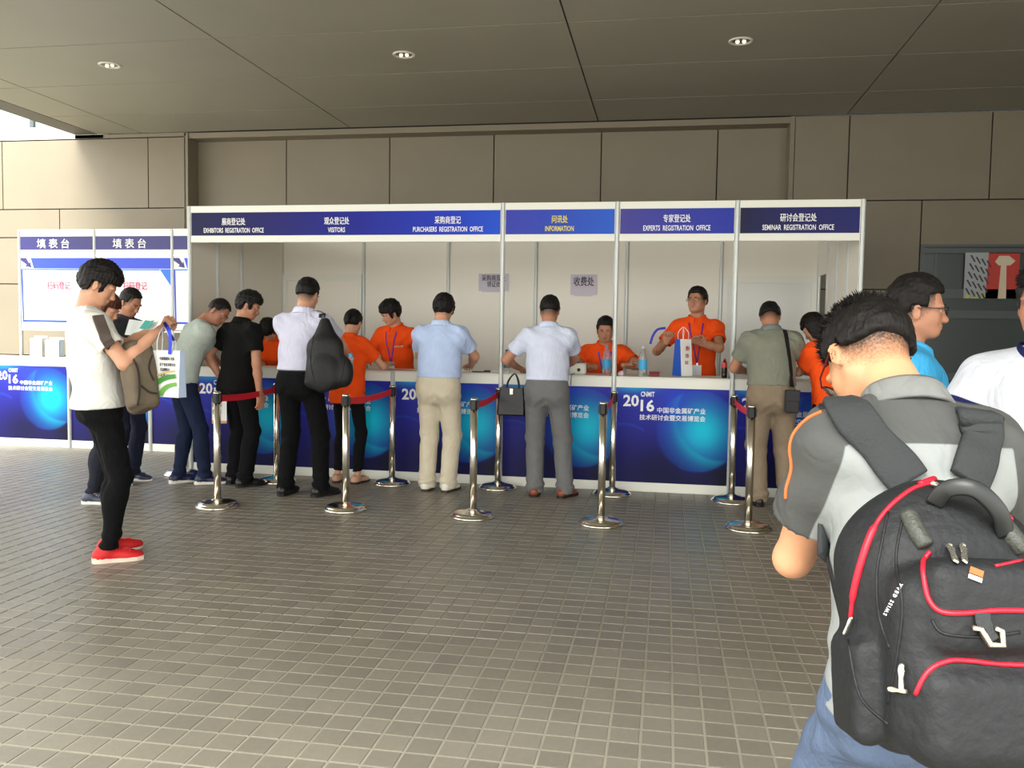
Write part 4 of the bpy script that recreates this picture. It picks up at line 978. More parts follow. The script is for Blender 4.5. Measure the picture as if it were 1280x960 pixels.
def chest_text(inf, s_, size, x, z, m, back=False, fit=None):
    """print that follows the cloth"""
    me = textmesh(s_, size, .01, 1, 'CENTER'); C = inf['C']; sc = inf['s']; bv = inf['shirt_bvh']
    co = np.array([v.co for v in me.vertices]); 
    if fit: co[:, 0] *= fit/(co[:, 0].max()-co[:, 0].min())
    out = []
    for c in co:
        o = xf(C, (((c[0] if back else -c[0])+x)*sc, (-.5 if back else .5), (c[2]+z)*sc)); h = bv.ray_cast(Vector(o), Vector(C[:3, :3] @ np.array([0, 1 if back else -1, 0])))
        out.append(h[0]+h[1]*.0025 if h[0] is not None else Vector(o)*0+Vector(xf(C, (0, 0, 0))))
    for v, p in zip(me.vertices, out): v.co = p
    return obj('shirt_print', me, m, inf['shirt'])
# ---------------------------------------------------------------- the people
ORANGE = (246, 84, 24)
def W3(u, v, y): return np.array(atY(u, v, y))
def WD(u, v, D): return np.array(atD(u, v, D))
polo = lambda rgb, **k: dict(dict(rgb=rgb, collar=rgb, hem=-.10, name='shirt'), **k)
def mat2(name, c1, c2, attr='mask', rough=.88):
    if name in MATS: return MATS[name]
    m = mat(name, c1, rough, bump=.25, bscale=35, var=.05, vscale=9, spec=.2); N, L = nodes(m); b = N['Principled BSDF']; src = b.inputs['Base Color'].links[0].from_socket
    a = N.new('ShaderNodeAttribute'); a.attribute_name = attr; st = N.new('ShaderNodeMapRange'); st.inputs[1].default_value = -.0015; st.inputs[2].default_value = .0015; L.new(a.outputs['Fac'], st.inputs[0])
    mx = N.new('ShaderNodeMix'); mx.data_type = 'RGBA'; L.new(st.outputs[0], mx.inputs[0]); L.new(src, mx.inputs[6]); mx.inputs[7].default_value = (*s2l(c2), 1); L.new(mx.outputs[2], b.inputs['Base Color']); return m
def trim_attr(wd=.022, sl=.62):
    def f(me, Pv, lc, arms, info):
        v = np.full(len(Pv), -1.0)
        for q in (1, -1):
            a = arms[q]; b = a['S']*(1-sl)+a['E']*sl; u = nrmz(b-a['S']); d = (Pv-b) @ u+wd; near_ = np.linalg.norm(Pv-b, axis=1) < .13
            v = np.where(near_, np.maximum(v, d), v)
        fattr(me, 'mask', v)
    return f
SK1, SK2, SK3 = (205, 152, 122), (182, 128, 100), (168, 114, 88)
down = (0, 0, -1)
PP = {}
def zz(inf, *a): return inf
# queue, left to right
PP['white_tee'] = human('person', (1.19, -3.02, 0), 44, 1.735, 'man in white T-shirt, black trousers and red sneakers looking down at papers', lean=-8, lean2=8, head=(30, 16, 0), bw=1.02,
    armR=dict(w=W3(196, 414, -3.06), pole=(.3, -.4, -1), pn=(-.6, 0, -1), curl=50), armL=dict(w=W3(196, 410, -2.93), pole=(-.6, -.2, -1), pn=(.6, 0, -1), curl=50), skin=SK1, hstyle='full',
    feet=((.10, .02, 10), (-.12, .08, 12)), top=dict(rgb=(226, 226, 220), hem=-.05, loose=.02, sleeve=.60, wr=.0055), legs=dict(rgb=(20, 20, 23), thigh=.084, knee=.060, cuff=.048, cut=.075, waist=.07), shoes=dict(kind='sneaker', rgb=(206, 28, 34), sole=(236, 214, 196), lace=(226, 60, 60), rough=.6), sleeve=.6)
PP['brown_hair'] = human('person', (.08, -1.52, 0), 70, 1.62, 'woman with brown shoulder-length hair, behind the man in white T-shirt', fem=True, bw=.95, lean=6, head=(22, 10, 0), hair=(72, 40, 26), hstyle='bob', skin=SK1, stub=0,
    armR=dict(w=W3(181, 425, -1.55), pn=down, curl=45, pole=(.2, -.5, -1)), armL=dict(w=W3(182, 420, -1.35), pn=down, curl=45), top=dict(rgb=(44, 42, 44)), legs=dict(rgb=(40, 42, 52), thigh=.08, knee=.055, cuff=.05, cut=.09), shoes=dict(kind='sneaker', rgb=(60, 66, 84), sole=(228, 228, 224), lace=(230, 230, 230)))
PP['reader'] = human('person', (-.22, -.72, 0), 95, 1.70, 'man with short dark hair in profile, reading beside the brown-haired woman', lean=4, head=(28, 5, 0), hstyle='crop', skin=SK2, eyes=True,
    armR=dict(w=(.08, -.84, 1.12), pn=down, curl=40), armL=dict(w=(.08, -.66, 1.12), pn=down, curl=40), top=polo((58, 60, 66)), legs=dict(rgb=(34, 38, 56)), shoes=dict(kind='sneaker', rgb=(40, 44, 66), sole=(225, 225, 220)))
PP['bending'] = human('person', (.37, -.66, 0), 42, 1.70, 'man in pale grey-green T-shirt and jeans bending over the counter at its left end', lean=17, lean2=12, py=-.06, head=(18, 42, 0), hstyle='crop', skin=SK3, neck_fwd=.03, eyes=True,
    armL=dict(w=W3(237, 478, -.60), pole=(-1, -.6, 0), pn=(.8, .2, -.2), curl=55), armR=dict(w=W3(272, 459, -.10), pn=down, pole=(.4, -.6, -1)), feet=((.10, .10, 20), (-.12, -.06, 5)),
    top=dict(rgb=(178, 188, 180), hem=-.04), legs=dict(rgb=(30, 38, 62), knee=.064, cuff=.055, belt=(24, 22, 22)), shoes=dict(kind='sneaker', rgb=(32, 38, 72), sole=(226, 222, 210)))
PP['black_shirt'] = human('person', (.80, -.62, 0), 24, 1.68, 'man in black short-sleeved shirt and black trousers standing at the EXHIBITORS counter', lean=6, lean2=4, head=(14, 48, 0), hstyle='thick', skin=SK2, eyes=True,
    armR=dict(w=W3(325, 498, -.70), pole=(.8, -1, 0), pn=(-1, 0, 0), curl=25), armL=dict(w=W3(277, 474, -.55), pole=(-1, -.6, 0), pn=(1, 0, 0), curl=80), feet=((.10, .0, 15), (-.11, .05, 8)),
    top=polo((22, 22, 24), hem=-.10), legs=dict(rgb=(24, 24, 27), knee=.068, cuff=.070, cut=.035), shoes=dict())
PP['lilac'] = human('person', (1.50, -.90, 0), 4, 1.78, 'tall man in lilac short-sleeved shirt with a black sling bag on his back', lean=7, lean2=4, head=(10, 4, 0), hstyle='fade', skin=SK1,
    armL=dict(w=(1.30, -.36, 1.06), pole=(-1, .1, -.5), pn=down, hd=(-.8, .5, -.1)), armR=dict(w=(1.72, -.22, 1.06), pole=(1, -.3, -.8), pn=down, curl=8), feet=((.17, .02, 25), (-.12, -.02, 0)), bw=1.10,
    top=dict(rgb=(206, 206, 226), collar=(212, 212, 232), tuck=True, loose=.02), legs=dict(rgb=(22, 22, 25), knee=.068, cuff=.066, cut=.045, belt=(20, 18, 18)), shoes=dict(rough=.2))
PP['orange_woman'] = human('person', (1.66, -.24, 0), 8, 1.54, 'woman in orange polo seen from behind, dark hair tied low', fem=True, bw=.96, lean=4, lean2=6, head=(12, -5, 0), stub=0,
    armR=dict(w=(1.93, .10, 1.06), pn=down, curl=20), armL=dict(w=(1.60, .14, 1.06), pn=down, curl=20), hstyle='pony', skin=SK1, top=polo(ORANGE, hem=-.14),
    legs=dict(rgb=(26, 26, 30), thigh=.08, knee=.055, cuff=.05, cut=.12), shoes=dict(rgb=(196, 150, 122), sole=(40, 34, 30)))
PP['blue_shirt'] = human('person', (2.54, -.42, 0), 4, 1.68, 'man in light blue short-sleeved shirt and beige trousers at the PURCHASERS counter', lean=5, lean2=6, head=(16, -6, 0), hstyle='full', skin=SK1, bw=1.12, belly=.02,
    armR=dict(w=(2.72, .02, 1.065), pole=(1, -.2, -.5), pn=down, hd=(-.5, 1, 0)), armL=dict(w=(2.40, .04, 1.065), pole=(-1, -.2, -.5), pn=down, curl=8), feet=((.10, 0, 12), (-.10, 0, 4)),
    top=dict(rgb=(184, 202, 236), collar=(196, 212, 242), tuck=True, loose=.026), legs=dict(rgb=(204, 194, 172), knee=.076, cuff=.074, cut=.03, thigh=.098, wr=.008, belt=(36, 38, 60)), shoes=dict(rgb=(222, 218, 206), sole=(60, 48, 36)))
PP['grey_trousers'] = human('person', (3.47, -.42, 0), -3, 1.68, 'man in pale blue-white shirt and grey trousers leaning at the INFORMATION counter', lean=8, lean2=5, head=(14, 3, 0), hstyle='fade', skin=SK2, bw=1.05, belly=.01,
    armL=dict(w=(3.17, -.10, 1.06), pole=(-1, -.5, -.6), pn=down, curl=8), armR=dict(w=(3.56, .06, 1.065), pole=(1, -.2, -.5), pn=down, curl=8), feet=((.17, -.02, 30), (-.09, 0, 0)),
    top=dict(rgb=(206, 212, 232), collar=(208, 218, 242), tuck=True, loose=.024), legs=dict(rgb=(112, 112, 112), knee=.078, cuff=.074, cut=.035, thigh=.096, wr=.008, belt=(32, 34, 50)), shoes=dict(rgb=(134, 66, 40), sole=(40, 28, 22), rough=.3))
PP['grey_polo'] = human('person', (5.28, -.37, 0), -4, 1.68, 'man in grey-green polo and khaki trousers with a cross-body bag, head bowed at the counter', lean=10, lean2=8, head=(30, 10, 0), hstyle='fade', skin=SK2, bw=1.12, belly=.01,
    armL=dict(w=(5.12, .04, 1.065), pole=(-1, -.5, -.7), pn=down, curl=8), armR=dict(w=(5.50, .05, 1.065), pole=(1, -.5, -.7), pn=down, curl=8), feet=((.16, .03, 10), (-.08, 0, 4)),
    top=dict(rgb=(128, 130, 116), collar=(120, 126, 124), tuck=True, loose=.024), legs=dict(rgb=(140, 124, 104), knee=.080, cuff=.078, cut=.035, thigh=.10, wr=.008, belt=(20, 18, 18)), shoes=dict(rgb=(40, 28, 22)))
PP['orange_girl'] = human('person', (5.74, -.30, 0), -42, 1.58, 'woman with black hair and orange polo half hidden behind the foreground man\'s head', fem=True, bw=.95, lean=10, lean2=6, head=(26, -12, 0), hstyle='bob', stub=0, skin=SK1,
    armL=dict(w=(5.45, .06, 1.06), pn=down, curl=8), armR=dict(w=(5.62, .12, 1.06), pn=down, curl=8), top=polo(ORANGE, hem=-.12), legs=dict(rgb=(24, 24, 28), thigh=.08, knee=.055, cuff=.05, cut=.09))
# staff behind the counter
PP['staff_low'] = human('person', (.50, .78, 0), 170, 1.54, 'orange-clad staff member bent low behind the counter, face hidden by the man in black', fem=True, bw=.95, lean=20, lean2=10, head=(30, 0, 0), hstyle='thick', skin=SK1,
    armR=dict(w=W3(336, 461, .40), pn=down, curl=8), armL=dict(w=W3(352, 461, .38), pn=down, curl=8), top=polo(ORANGE), legs=dict(rgb=(30, 30, 36)))
PP['staff_left'] = human('person', (1.80, .80, 0), 192, 1.665, 'young staff man in orange polo with white badge, looking left behind the counter', lean=8, lean2=3, head=(20, 38, 0), hstyle='full', skin=SK1, eyes=True, bw=.98,
    armR=dict(w=(1.58, .44, 1.06), pn=down, pole=(.7, -1, -.2)), armL=dict(w=(2.20, .40, 1.06), pn=down, pole=(-.8, -.8, -.2)), top=polo(ORANGE, loose=.016), legs=dict(rgb=(30, 30, 36)))
PP['staff_mid'] = human('person', (3.86, .82, 0), 176, 1.68, 'staff man in orange polo leaning on the counter under the INFORMATION sign', lean=12, lean2=6, head=(-4, 4, 0), hstyle='fade', skin=SK2, eyes=True, bw=1.05, pz=.77, py=-.08,
    armR=dict(w=(3.80, .44, 1.06), pn=(0, 0, -1), pole=(1, -.3, -.3), hd=(.9, .1, .3), curl=40), armL=dict(w=(4.06, .42, 1.08), pn=(0, 0, -1), pole=(-1, -.3, -.3), hd=(-.8, 0, .3), curl=40), top=polo(ORANGE), legs=dict(rgb=(30, 30, 36)))
PP['staff_tall'] = human('person', (4.72, .80, 0), 186, 1.80, 'tall staff man with glasses in orange polo holding a gift bag at the EXPERTS counter', head=(-8, 22, 4), hstyle='fade', skin=SK2, eyes=True, bw=1.0, lean=2,
    armR=dict(w=W3(833, 428, .50), pole=(.8, .2, -1), hd=(-.05, .3, 1), pn=(-.6, 1, 0), curl=95), armL=dict(w=W3(866, 426, .46), pole=(-1, -.1, -.5), hd=(-.9, .2, .35), pn=(.2, .4, -.8), curl=60), top=polo(ORANGE, loose=.018), legs=dict(rgb=(30, 30, 36)))
glasses(PP['staff_tall'], (120, 90, 70))
lanyard(PP['staff_left'], (110, 30, 150), -.12); lanyard(PP['staff_mid'], (90, 60, 190), -.06); lanyard(PP['staff_tall'], (120, 30, 120), -.16, x=-.02)
chest_text(PP['staff_left'], '粉体技术展', .022, -.08, .045, m_wt, fit=.09); chest_text(PP['staff_tall'], '粉体技术展', .022, -.085, .02, m_wt, fit=.09)
chest_text(PP['orange_woman'], '中国粉体', .026, .02, .05, mat('yellow_print', (238, 226, 60), .5), True, .13); chest_text(PP['orange_woman'], 'STAFF 志愿者', .024, .02, .0, m_wt, True, .13)
# right foreground
c17 = atZ(1140, 900); 
PP['blue_polo'] = human('person', tuple(Vector((5.277, -4.30, 0))), 100, 1.575, 'man in bright blue polo with black-rimmed glasses, in profile facing right', hstyle='fade', skin=SK2, eyes=True, bw=1.05, rhead=.0051, rgrid=.009, head=(2, 0, 0),
    top=polo((70, 172, 226)), legs=dict(rgb=(46, 48, 56)), lean=2)
glasses(PP['blue_polo'], (18, 16, 18))
PP['white_polo'] = human('person', (5.515, -4.83, 0), 218, 1.575, 'man in white polo with navy collar and cuffs cut by the photo\'s right edge', hstyle='short', skin=SK3, eyes=True, bw=1.12, rgrid=.009, rhead=.0045,
    armR=dict(w=(5.24, -4.98, 1.0), pole=(.7, -1, 0), pn=(-1, 0, 0)), top=dict(rgb=(206, 210, 220), collar=(28, 34, 82), hem=-.10, name='shirt', mat=creases(mat2('white_polo_cloth', (206, 210, 220), (26, 32, 78))), sleeve=.45, attrs=trim_attr(.022, .45)), legs=dict(rgb=(40, 42, 52), belt=(20, 20, 20)))

# the man in the foreground
def a16(me, Pv, lc, arms, info):
    # dark yoke and sleeves, light body: positive = dark
    yoke = lc[:, 2]-.118-.02*np.abs(lc[:, 0])
    arm_ = np.full(len(Pv), -1.0)
    for q in (1, -1):
        a = arms[q]; u = nrmz(a['E']-a['S']); side = q*lc[:, 0]-(.165+.25*np.clip(.05-lc[:, 2], -.1, .05)); arm_ = np.maximum(arm_, side)
    fattr(me, 'mask', np.maximum(yoke, arm_))
PP['fore'] = fo = human('person', (4.88, -5.95, 0), -6, 1.63, 'man in two-tone grey polo with orange piping, head bowed, wearing the big backpack', lean=9, lean2=20, pz=.78, py=-.05, head=(26, -14, 4), neck_fwd=.02, neck_side=-.022, hstyle='fade', hair=(20, 17, 16),
    skin=(212, 154, 116), bw=.88, shs=.86, belly=.01, rgrid=.0065, rhead=.0040, eyes=True,
    armL=dict(w=WD(1075, 600, 1.80), pole=(-.3, .3, -1), pn=(.5, 0, -.4), curl=50), armR=dict(w=(5.0, -5.62, 1.10), pole=(1, -.6, -1), pn=(-.5, 0, -.4), curl=50),
    top=dict(rgb=(160, 164, 162), collar=(118, 120, 118), hem=-.05, loose=.022, name='polo_shirt', mat=creases(mat2('two_tone_polo', (138, 142, 141), (78, 79, 78))), attrs=a16, wr=.005), legs=dict(rgb=(72, 100, 140), name='jeans', mat=creases(mat('denim', (80, 96, 122), .85, bump=.3, bscale=90, var=.16, vscale=6))))
glasses(fo, (90, 20, 24))
# ================================================================ BAGS AND SMALL THINGS
def to_local(inf, p): return xf(np.linalg.inv(inf['Mw']), p)
def top_thing(name, o, label, cat, group=None): return empty(name, tuple(float(v) for v in o), label=label, category=cat, group=group)
def obj_at(name, bm_or_me, m, parent, o, **k):
    """geometry built in world space, moved under a parent standing at o"""
    if isinstance(bm_or_me, bmesh.types.BMesh): bmesh.ops.translate(bm_or_me, verts=bm_or_me.verts, vec=-Vector(o))
    else: bm_or_me.transform(Matrix.Translation(-Vector(o)))
    return obj(name, bm_or_me, m, parent, **k)
def world_pts(inf, pts): M = Matrix(inf['Mw'].tolist()); return [M @ Vector(p) for p in pts]
def world_dir(inf, n): return Vector(inf['Mw'][:3, :3] @ np.array(n))
def on_px(inf, bvh, uv, off, n=5):
    """points on a surface, smoothed"""
    P_, N_ = [], []
    g = []
    for a, b in zip(uv, uv[1:]):
        for k in range(n): g.append((a[0]+(b[0]-a[0])*k/n, a[1]+(b[1]-a[1])*k/n))
    g.append(uv[-1])
    for u, v in g:
        p, nn = cast_px(inf, bvh, u, v, off); P_.append(p); N_.append(nn)
    return world_pts(inf, P_), [world_dir(inf, q) for q in N_]
def wcast(bvh, u, v, off=0.0):
    h = bvh.ray_cast(Vector(CAM), Vector(ray(u, v)).normalized())
    if h[0] is None: return None, None
    n = h[1] if h[1].dot(Vector(ray(u, v))) < 0 else -h[1]; return h[0]+n*off, n
def wpath(bvh, uv, off, n=5):
    P_, N_ = [], []
    uvs = smooth_path([(u, v, 0) for u, v in uv], n)
    for q in uvs:
        p, nn = wcast(bvh, q.x, q.y, off)
        if p is not None: P_.append(p); N_.append(nn)
    return P_, N_
m_pack = mat('pack_nylon', (24, 26, 28), .62, bump=.35, bscale=55, var=.08, vscale=7, spec=.4)
m_pack2 = mat('pack_nylon_dark', (20, 21, 23), .55, bump=.3, bscale=60, spec=.4)
m_strap = mat('strap_foam', (44, 47, 48), .8, bump=.3, bscale=160)
m_mesh = mat('pack_mesh_panel', (58, 60, 54), .5, bump=.3, bscale=140)
m_red = mat('red_piping', (196, 22, 44), .45)
m_zip = mat('zip_metal', (226, 220, 204), .22, .9)
# ---- the big backpack
fo = PP['fore']; o = Vector(atD(1170, 770, 1.24)); HD = math.radians(6)
pk = top_thing('backpack', o, 'big black backpack with red piping on the foreground man\'s back', 'backpack')
S = SDF(np.array(o)-np.array([.27, .27, .30]), np.array(o)+np.array([.27, .27, .30]), .0065)
Rp = rz(9) @ rx(-12); S.F = Fm(Rp, np.array(o))
S.rbox((.030, .045, -.03), (.140, .085, .165), .07); S.ell((.022, .045, .065), (.128, .085, .130), k=.05)
S.rbox((.030, -.045, -.055), (.122, .06, .125), .045, k=.02)
S.rbox((.040, -.088, .022), (.100, .035, .062), .028, k=.008)      # upper pocket
S.rbox((.035, -.085, -.118), (.112, .042, .068), .035, k=.010)     # lower pocket
for q in (-1, 1): S.rbox((.030+q*.138, .03, -.105), (.018, .055, .07), .017, k=.02)   # side pockets
Pp, Qp = S.mesh(); Np = vnormals(Pp, Qp)
Pp = Pp+Np*(.0035*(nz3(Pp, 22, 31)+.6*nz3(Pp, 48, 32)))[:, None]
pb = bvh_of(Pp, Qp); body = obj_at('pack_body', mesh_from('pack_body', Pp, Qp), m_pack, pk, o)
def pw(x, y, z): return Vector(xf(S.F, (x, y, z)))
def piping(uv, r, name='piping', m=m_red, flat=.8, off=.001, parent=None, n=6):
    p, nn = wpath(pb, uv, off, n)
    if len(p) < 3: return
    bm = bmesh.new(); tube(bm, p, r, 7); return obj_at(name, bm, m, parent or pk, o, smooth=True)
piping([(1064, 772), (1068, 740), (1078, 700), (1092, 662), (1112, 634), (1140, 612), (1165, 604)], [.0035]*5+[.0055]*14+[.0032]*18, m=m_red)
piping([(1150, 606), (1172, 599), (1198, 604)], .005)
piping([(1162, 690), (1155, 702), (1156, 725), (1162, 750), (1178, 765), (1210, 766), (1245, 763), (1280, 763), (1308, 762)], .0034)
piping([(1145, 868), (1160, 840), (1185, 826), (1215, 826), (1245, 830), (1290, 832)], .0032)
piping([(1244, 708), (1278, 701)], .002); piping([(1252, 634), (1264, 650)], .003)
# seams
for uv in ([(1110, 640), (1102, 680), (1096, 720), (1099, 770), (1112, 810)], [(1128, 650), (1120, 700), (1128, 760), (1120, 830), (1110, 880)], [(1165, 775), (1180, 792), (1230, 796), (1275, 790)], [(1060, 800), (1075, 870), (1110, 905)]):
    piping(uv, .0022, 'seam', m_pack2, off=.0)
# pads at the sides of the upper part
p, nn = wpath(pb, [(1134, 640), (1146, 665), (1158, 684)], .0, 6)
if len(p) > 3: bm = bmesh.new(); tube(bm, p, [.006]+[.013]*(len(p)-2)+[.008], 10); obj_at('side_pad', bm, m_mesh, pk, o, smooth=True)
p, nn = wpath(pb, [(1252, 655), (1268, 675), (1280, 690)], .0, 6)
if len(p) > 3: bm = bmesh.new(); tube(bm, p, [.006]+[.015]*(len(p)-2)+[.008], 10); obj_at('side_pad', bm, m_mesh, pk, o, smooth=True)
# carry handle: an arch standing off the top
ha, hn = wcast(pb, 1168, 628, .0); hb, hn2 = wcast(pb, 1255, 668, .0)
if ha is not None and hb is not None:
    mid = (ha+hb)/2; up_ = Vector((0, -.02, .052)); pts = smooth_path([ha, ha+(mid-ha)*.3+up_*.55, mid+up_*.85, hb+(mid-hb)*.3+up_*.55, hb], 6)
    bm = bmesh.new(); ribbon(bm, pts, [(0, -1, .3)]*len(pts), .024, .008); obj_at('carry_handle', bm, mat('handle_rubber', (34, 36, 35), .4), pk, o, smooth=True)
# zip pullers
def puller(u0, v0, u1, v1, w_=.010, label=None):
    a, n_ = wcast(pb, u0, v0, .006); b, n2 = wcast(pb, u1, v1, .006)
    if a is None or b is None: return
    bm = bmesh.new(); ribbon(bm, [a, a*.8+b*.2, a*.5+b*.5, a*.15+b*.85, b], [n_]*5, [w_*.9, w_*1.25, w_*.8, w_, w_*.8], .003); obj_at('zip_puller', bm, m_zip, pk, o)
    bm = bmesh.new(); bmesh.ops.create_uvsphere(bm, u_segments=10, v_segments=6, radius=w_*.55, matrix=Matrix.Translation(a)); obj_at('zip_slider', bm, m_zip, pk, o, smooth=True)
puller(1185, 684, 1193, 707, .0085); puller(1201, 684, 1204, 707, .0085); puller(1166, 609, 1176, 614, .008); puller(1183, 608, 1190, 606, .006); puller(1069, 772, 1060, 796, .004); puller(1130, 832, 1131, 862, .007); puller(1117, 861, 1138, 864, .006)
# small enamel patch
a, n_ = wcast(pb, 1219, 719, .001)
if a is not None:
    t1 = Vector((.9, 0, -.35)).normalized(); s1 = n_.cross(t1).normalized(); t1 = s1.cross(n_)
    for dz, hh, mm in ((-.004, .0045, mat('patch_copper', (196, 96, 52), .3, .4)), (.005, .003, mat('patch_silver', (222, 216, 206), .3, .5))):
        c = a+s1*(-dz); vs = []; bm = bmesh.new()
        for k_, off in ((0, 0), (1, .002)): vs.append([bm.verts.new(c+n_*off+t1*x*.0085+s1*y*hh) for x, y in ((-1, -1), (1, -1), (1, 1), (-1, 1))])
        bm.faces.new(vs[1]); bm.faces.new(vs[0][::-1])
        for k_ in range(4): bm.faces.new((vs[0][k_], vs[0][(k_+1) % 4], vs[1][(k_+1) % 4], vs[1][k_]))
        bmesh.ops.recalc_face_normals(bm, faces=bm.faces); obj_at('logo_patch', bm, mm, pk, o)
# buckle
pts = [wcast(pb, u, v, .008) for u, v in ((1212, 784), (1222, 785), (1233, 802), (1250, 803), (1248, 787), (1240, 784))]
if all(q[0] is not None for q in pts): bm = bmesh.new(); tube(bm, [q[0] for q in pts], [.0035, .004, .0045, .0045, .004, .0035], 7); obj_at('buckle', bm, m_zip, pk, o, smooth=True)
pts = [wcast(pb, u, v, .003) for u, v in ((1226, 766), (1227, 776), (1232, 790), (1238, 800))]
if all(q[0] is not None for q in pts): bm = bmesh.new(); ribbon(bm, [q[0] for q in pts], [q[1] for q in pts], .020, .003); obj_at('buckle_strap', bm, m_strap, pk, o)
# lettering along the side seam
tm = textmesh('SWISS GEAR', .0095, .03, .9, 'LEFT', 1.5); ok = True
p0 = Vector((1108.5, 770)); dv = (Vector((1129, 731))-p0); co = [v.co.copy() for v in tm.vertices]; wd = max(c.x for c in co); ax_ = dv.normalized(); ay_ = Vector((ax_.y, -ax_.x))
for v, c in zip(tm.vertices, co):
    k_ = dv.length/wd; q = p0+ax_*c.x*k_+ay_*c.z*k_
    h, n_ = wcast(pb, q.x, q.y, .001+c.y*.5)
    if h is None: ok = False; break
    v.co = h
if ok: obj_at('lettering', tm, m_wt, pk, o)
# shoulder straps lie on the shirt, run over the shoulders and down the chest
sb_ = fo['shirt_bvh']; C = fo['C']; s_ = fo['s']
for q, uv, fx in ((-1, [(1136, 604), (1112, 575), (1088, 548), (1062, 518), (1046, 502)], -.125), (1, [(1206, 604), (1218, 572), (1226, 545), (1222, 524)], .125)):
    P_, N_ = on_px(fo, sb_, uv, .006, 3)
    front = [((fx*.95, .01, .21)), ((fx, .09, .18)), ((fx, .30, .12)), ((fx*1.05, .30, .04)), ((fx*1.15, .30, -.05))]
    for c_ in front:
        w0 = xf(C, np.array(c_)*s_)
        if c_[1] < .2: h = sb_.find_nearest(Vector(w0))
        else: h = sb_.ray_cast(Vector(w0), Vector(C[:3, :3] @ np.array([0, -1, 0])))
        if h[0] is not None: P_ += world_pts(fo, [h[0]+h[1]*.006]); N_.append(world_dir(fo, h[1]))
    Ps_ = smooth_path(P_, 3); Ns_ = smooth_path(N_, 3)
    if Ps_:
        bm = bmesh.new(); ribbon(bm, Ps_, Ns_, [.068+.004*math.sin(i*.3) for i in range(len(Ps_))], .012); so = obj_at('shoulder_strap', bm, m_strap, pk, o, smooth=True)
P_, N_ = on_px(fo, sb_, [(1031, 668), (1037, 700), (1045, 735), (1054, 770)], .003, 4)
bm = bmesh.new(); ribbon(bm, P_, N_, .012, .002); obj_at('webbing', bm, m_pack2, pk, o)
# lower wing that joins the pack to the strap webbing
# orange piping of the polo sleeve
P_ = []
for q in [(1028, 515), (1010, 524), (992, 540), (978, 560), (968, 585), (960, 610), (954, 632)]:
    p, n_ = cast_px(fo, sb_, q[0], q[1], .0015); P_.append(p)
bm = bmesh.new(); tube(bm, smooth_path(P_, 5), .0034, 6); obj('piping', bm, mat('orange_piping', (212, 108, 56), .8), fo['shirt'], smooth=True)

# ---- sling bag of the man in lilac
li = PP['lilac']; o = Vector(atY(408, 450, -1.10)); sg = top_thing('sling_bag', o, 'black teardrop sling bag on the back of the man in lilac shirt', 'bag')
S = SDF(np.array(o)-np.array([.3, .2, .42]), np.array(o)+np.array([.3, .2, .45]), .009); S.F = Fm(ry(-4) @ rx(-6), np.array(o))
S.ec((-.0, 0, -.16), (-.01, 0, .12), (.185, .085), (.14, .07), k=0); S.ec((-.01, 0, .10), (-.02, .03, .31), (.13, .065), (.045, .03), k=.05); S.ell((.15, 0, -.10), (.07, .06, .12), k=.03); S.ell((-.01, -.05, -.10), (.13, .06, .16), k=.02)
Pp, Qp = S.mesh(); Np = vnormals(Pp, Qp); Pp = Pp+Np*(.006*(nz3(Pp, 16, 41)+.5*nz3(Pp, 36, 42)))[:, None]; slb = bvh_of(Pp, Qp)
obj_at('bag_body', mesh_from('bag_body', Pp, Qp), mat('sling_nylon', (15, 16, 18), .6, bump=.3, bscale=50), sg, o)
P_, N_ = on_px(li, li['shirt_bvh'], [(402, 398), (404, 390)], .006, 2)
for c_ in ((.10, .05, .25), (.09, .4, .12), (.02, .4, .0), (-.08, .4, -.12), (-.15, .3, -.2)):
    w0 = xf(li['C'], np.array(c_)*li['s']); h = li['shirt_bvh'].find_nearest(Vector(w0)) if c_[1] < .3 else li['shirt_bvh'].ray_cast(Vector(w0), Vector(li['C'][:3, :3] @ np.array([0, -1, 0])))
    if h[0] is not None: P_ += world_pts(li, [h[0]+h[1]*.006]); N_.append(world_dir(li, h[1]))
bm = bmesh.new(); ribbon(bm, smooth_path(P_, 4), smooth_path(N_, 4), .05, .006); obj_at('strap', bm, m_pack2, sg, o)
p, n_ = wcast(slb, 404, 398, .002)
if p is not None:
    bm = bmesh.new(); a = [bm.verts.new(p+Vector((x, -.003, z))) for x, z in ((-.022, -.02), (.022, -.02), (0, .03))]; b = [bm.verts.new(p+Vector((x, .004, z))) for x, z in ((-.022, -.02), (.022, -.02), (0, .03))]
    bm.faces.new(a); bm.faces.new(b[::-1])
    for i in range(3): bm.faces.new((a[i], b[i], b[(i+1) % 3], a[(i+1) % 3]))
    obj_at('emblem', bm, mat('emblem_grey', (70, 72, 74), .4), sg, o)
for uv in ([(392, 420), (388, 450), (394, 480)], [(420, 418), (430, 450), (424, 482)]):
    p, nn = wpath(slb, uv, .0005, 5)
    if len(p) > 3: bm = bmesh.new(); tube(bm, p, .004, 5); obj_at('seam', bm, m_pack2, sg, o)
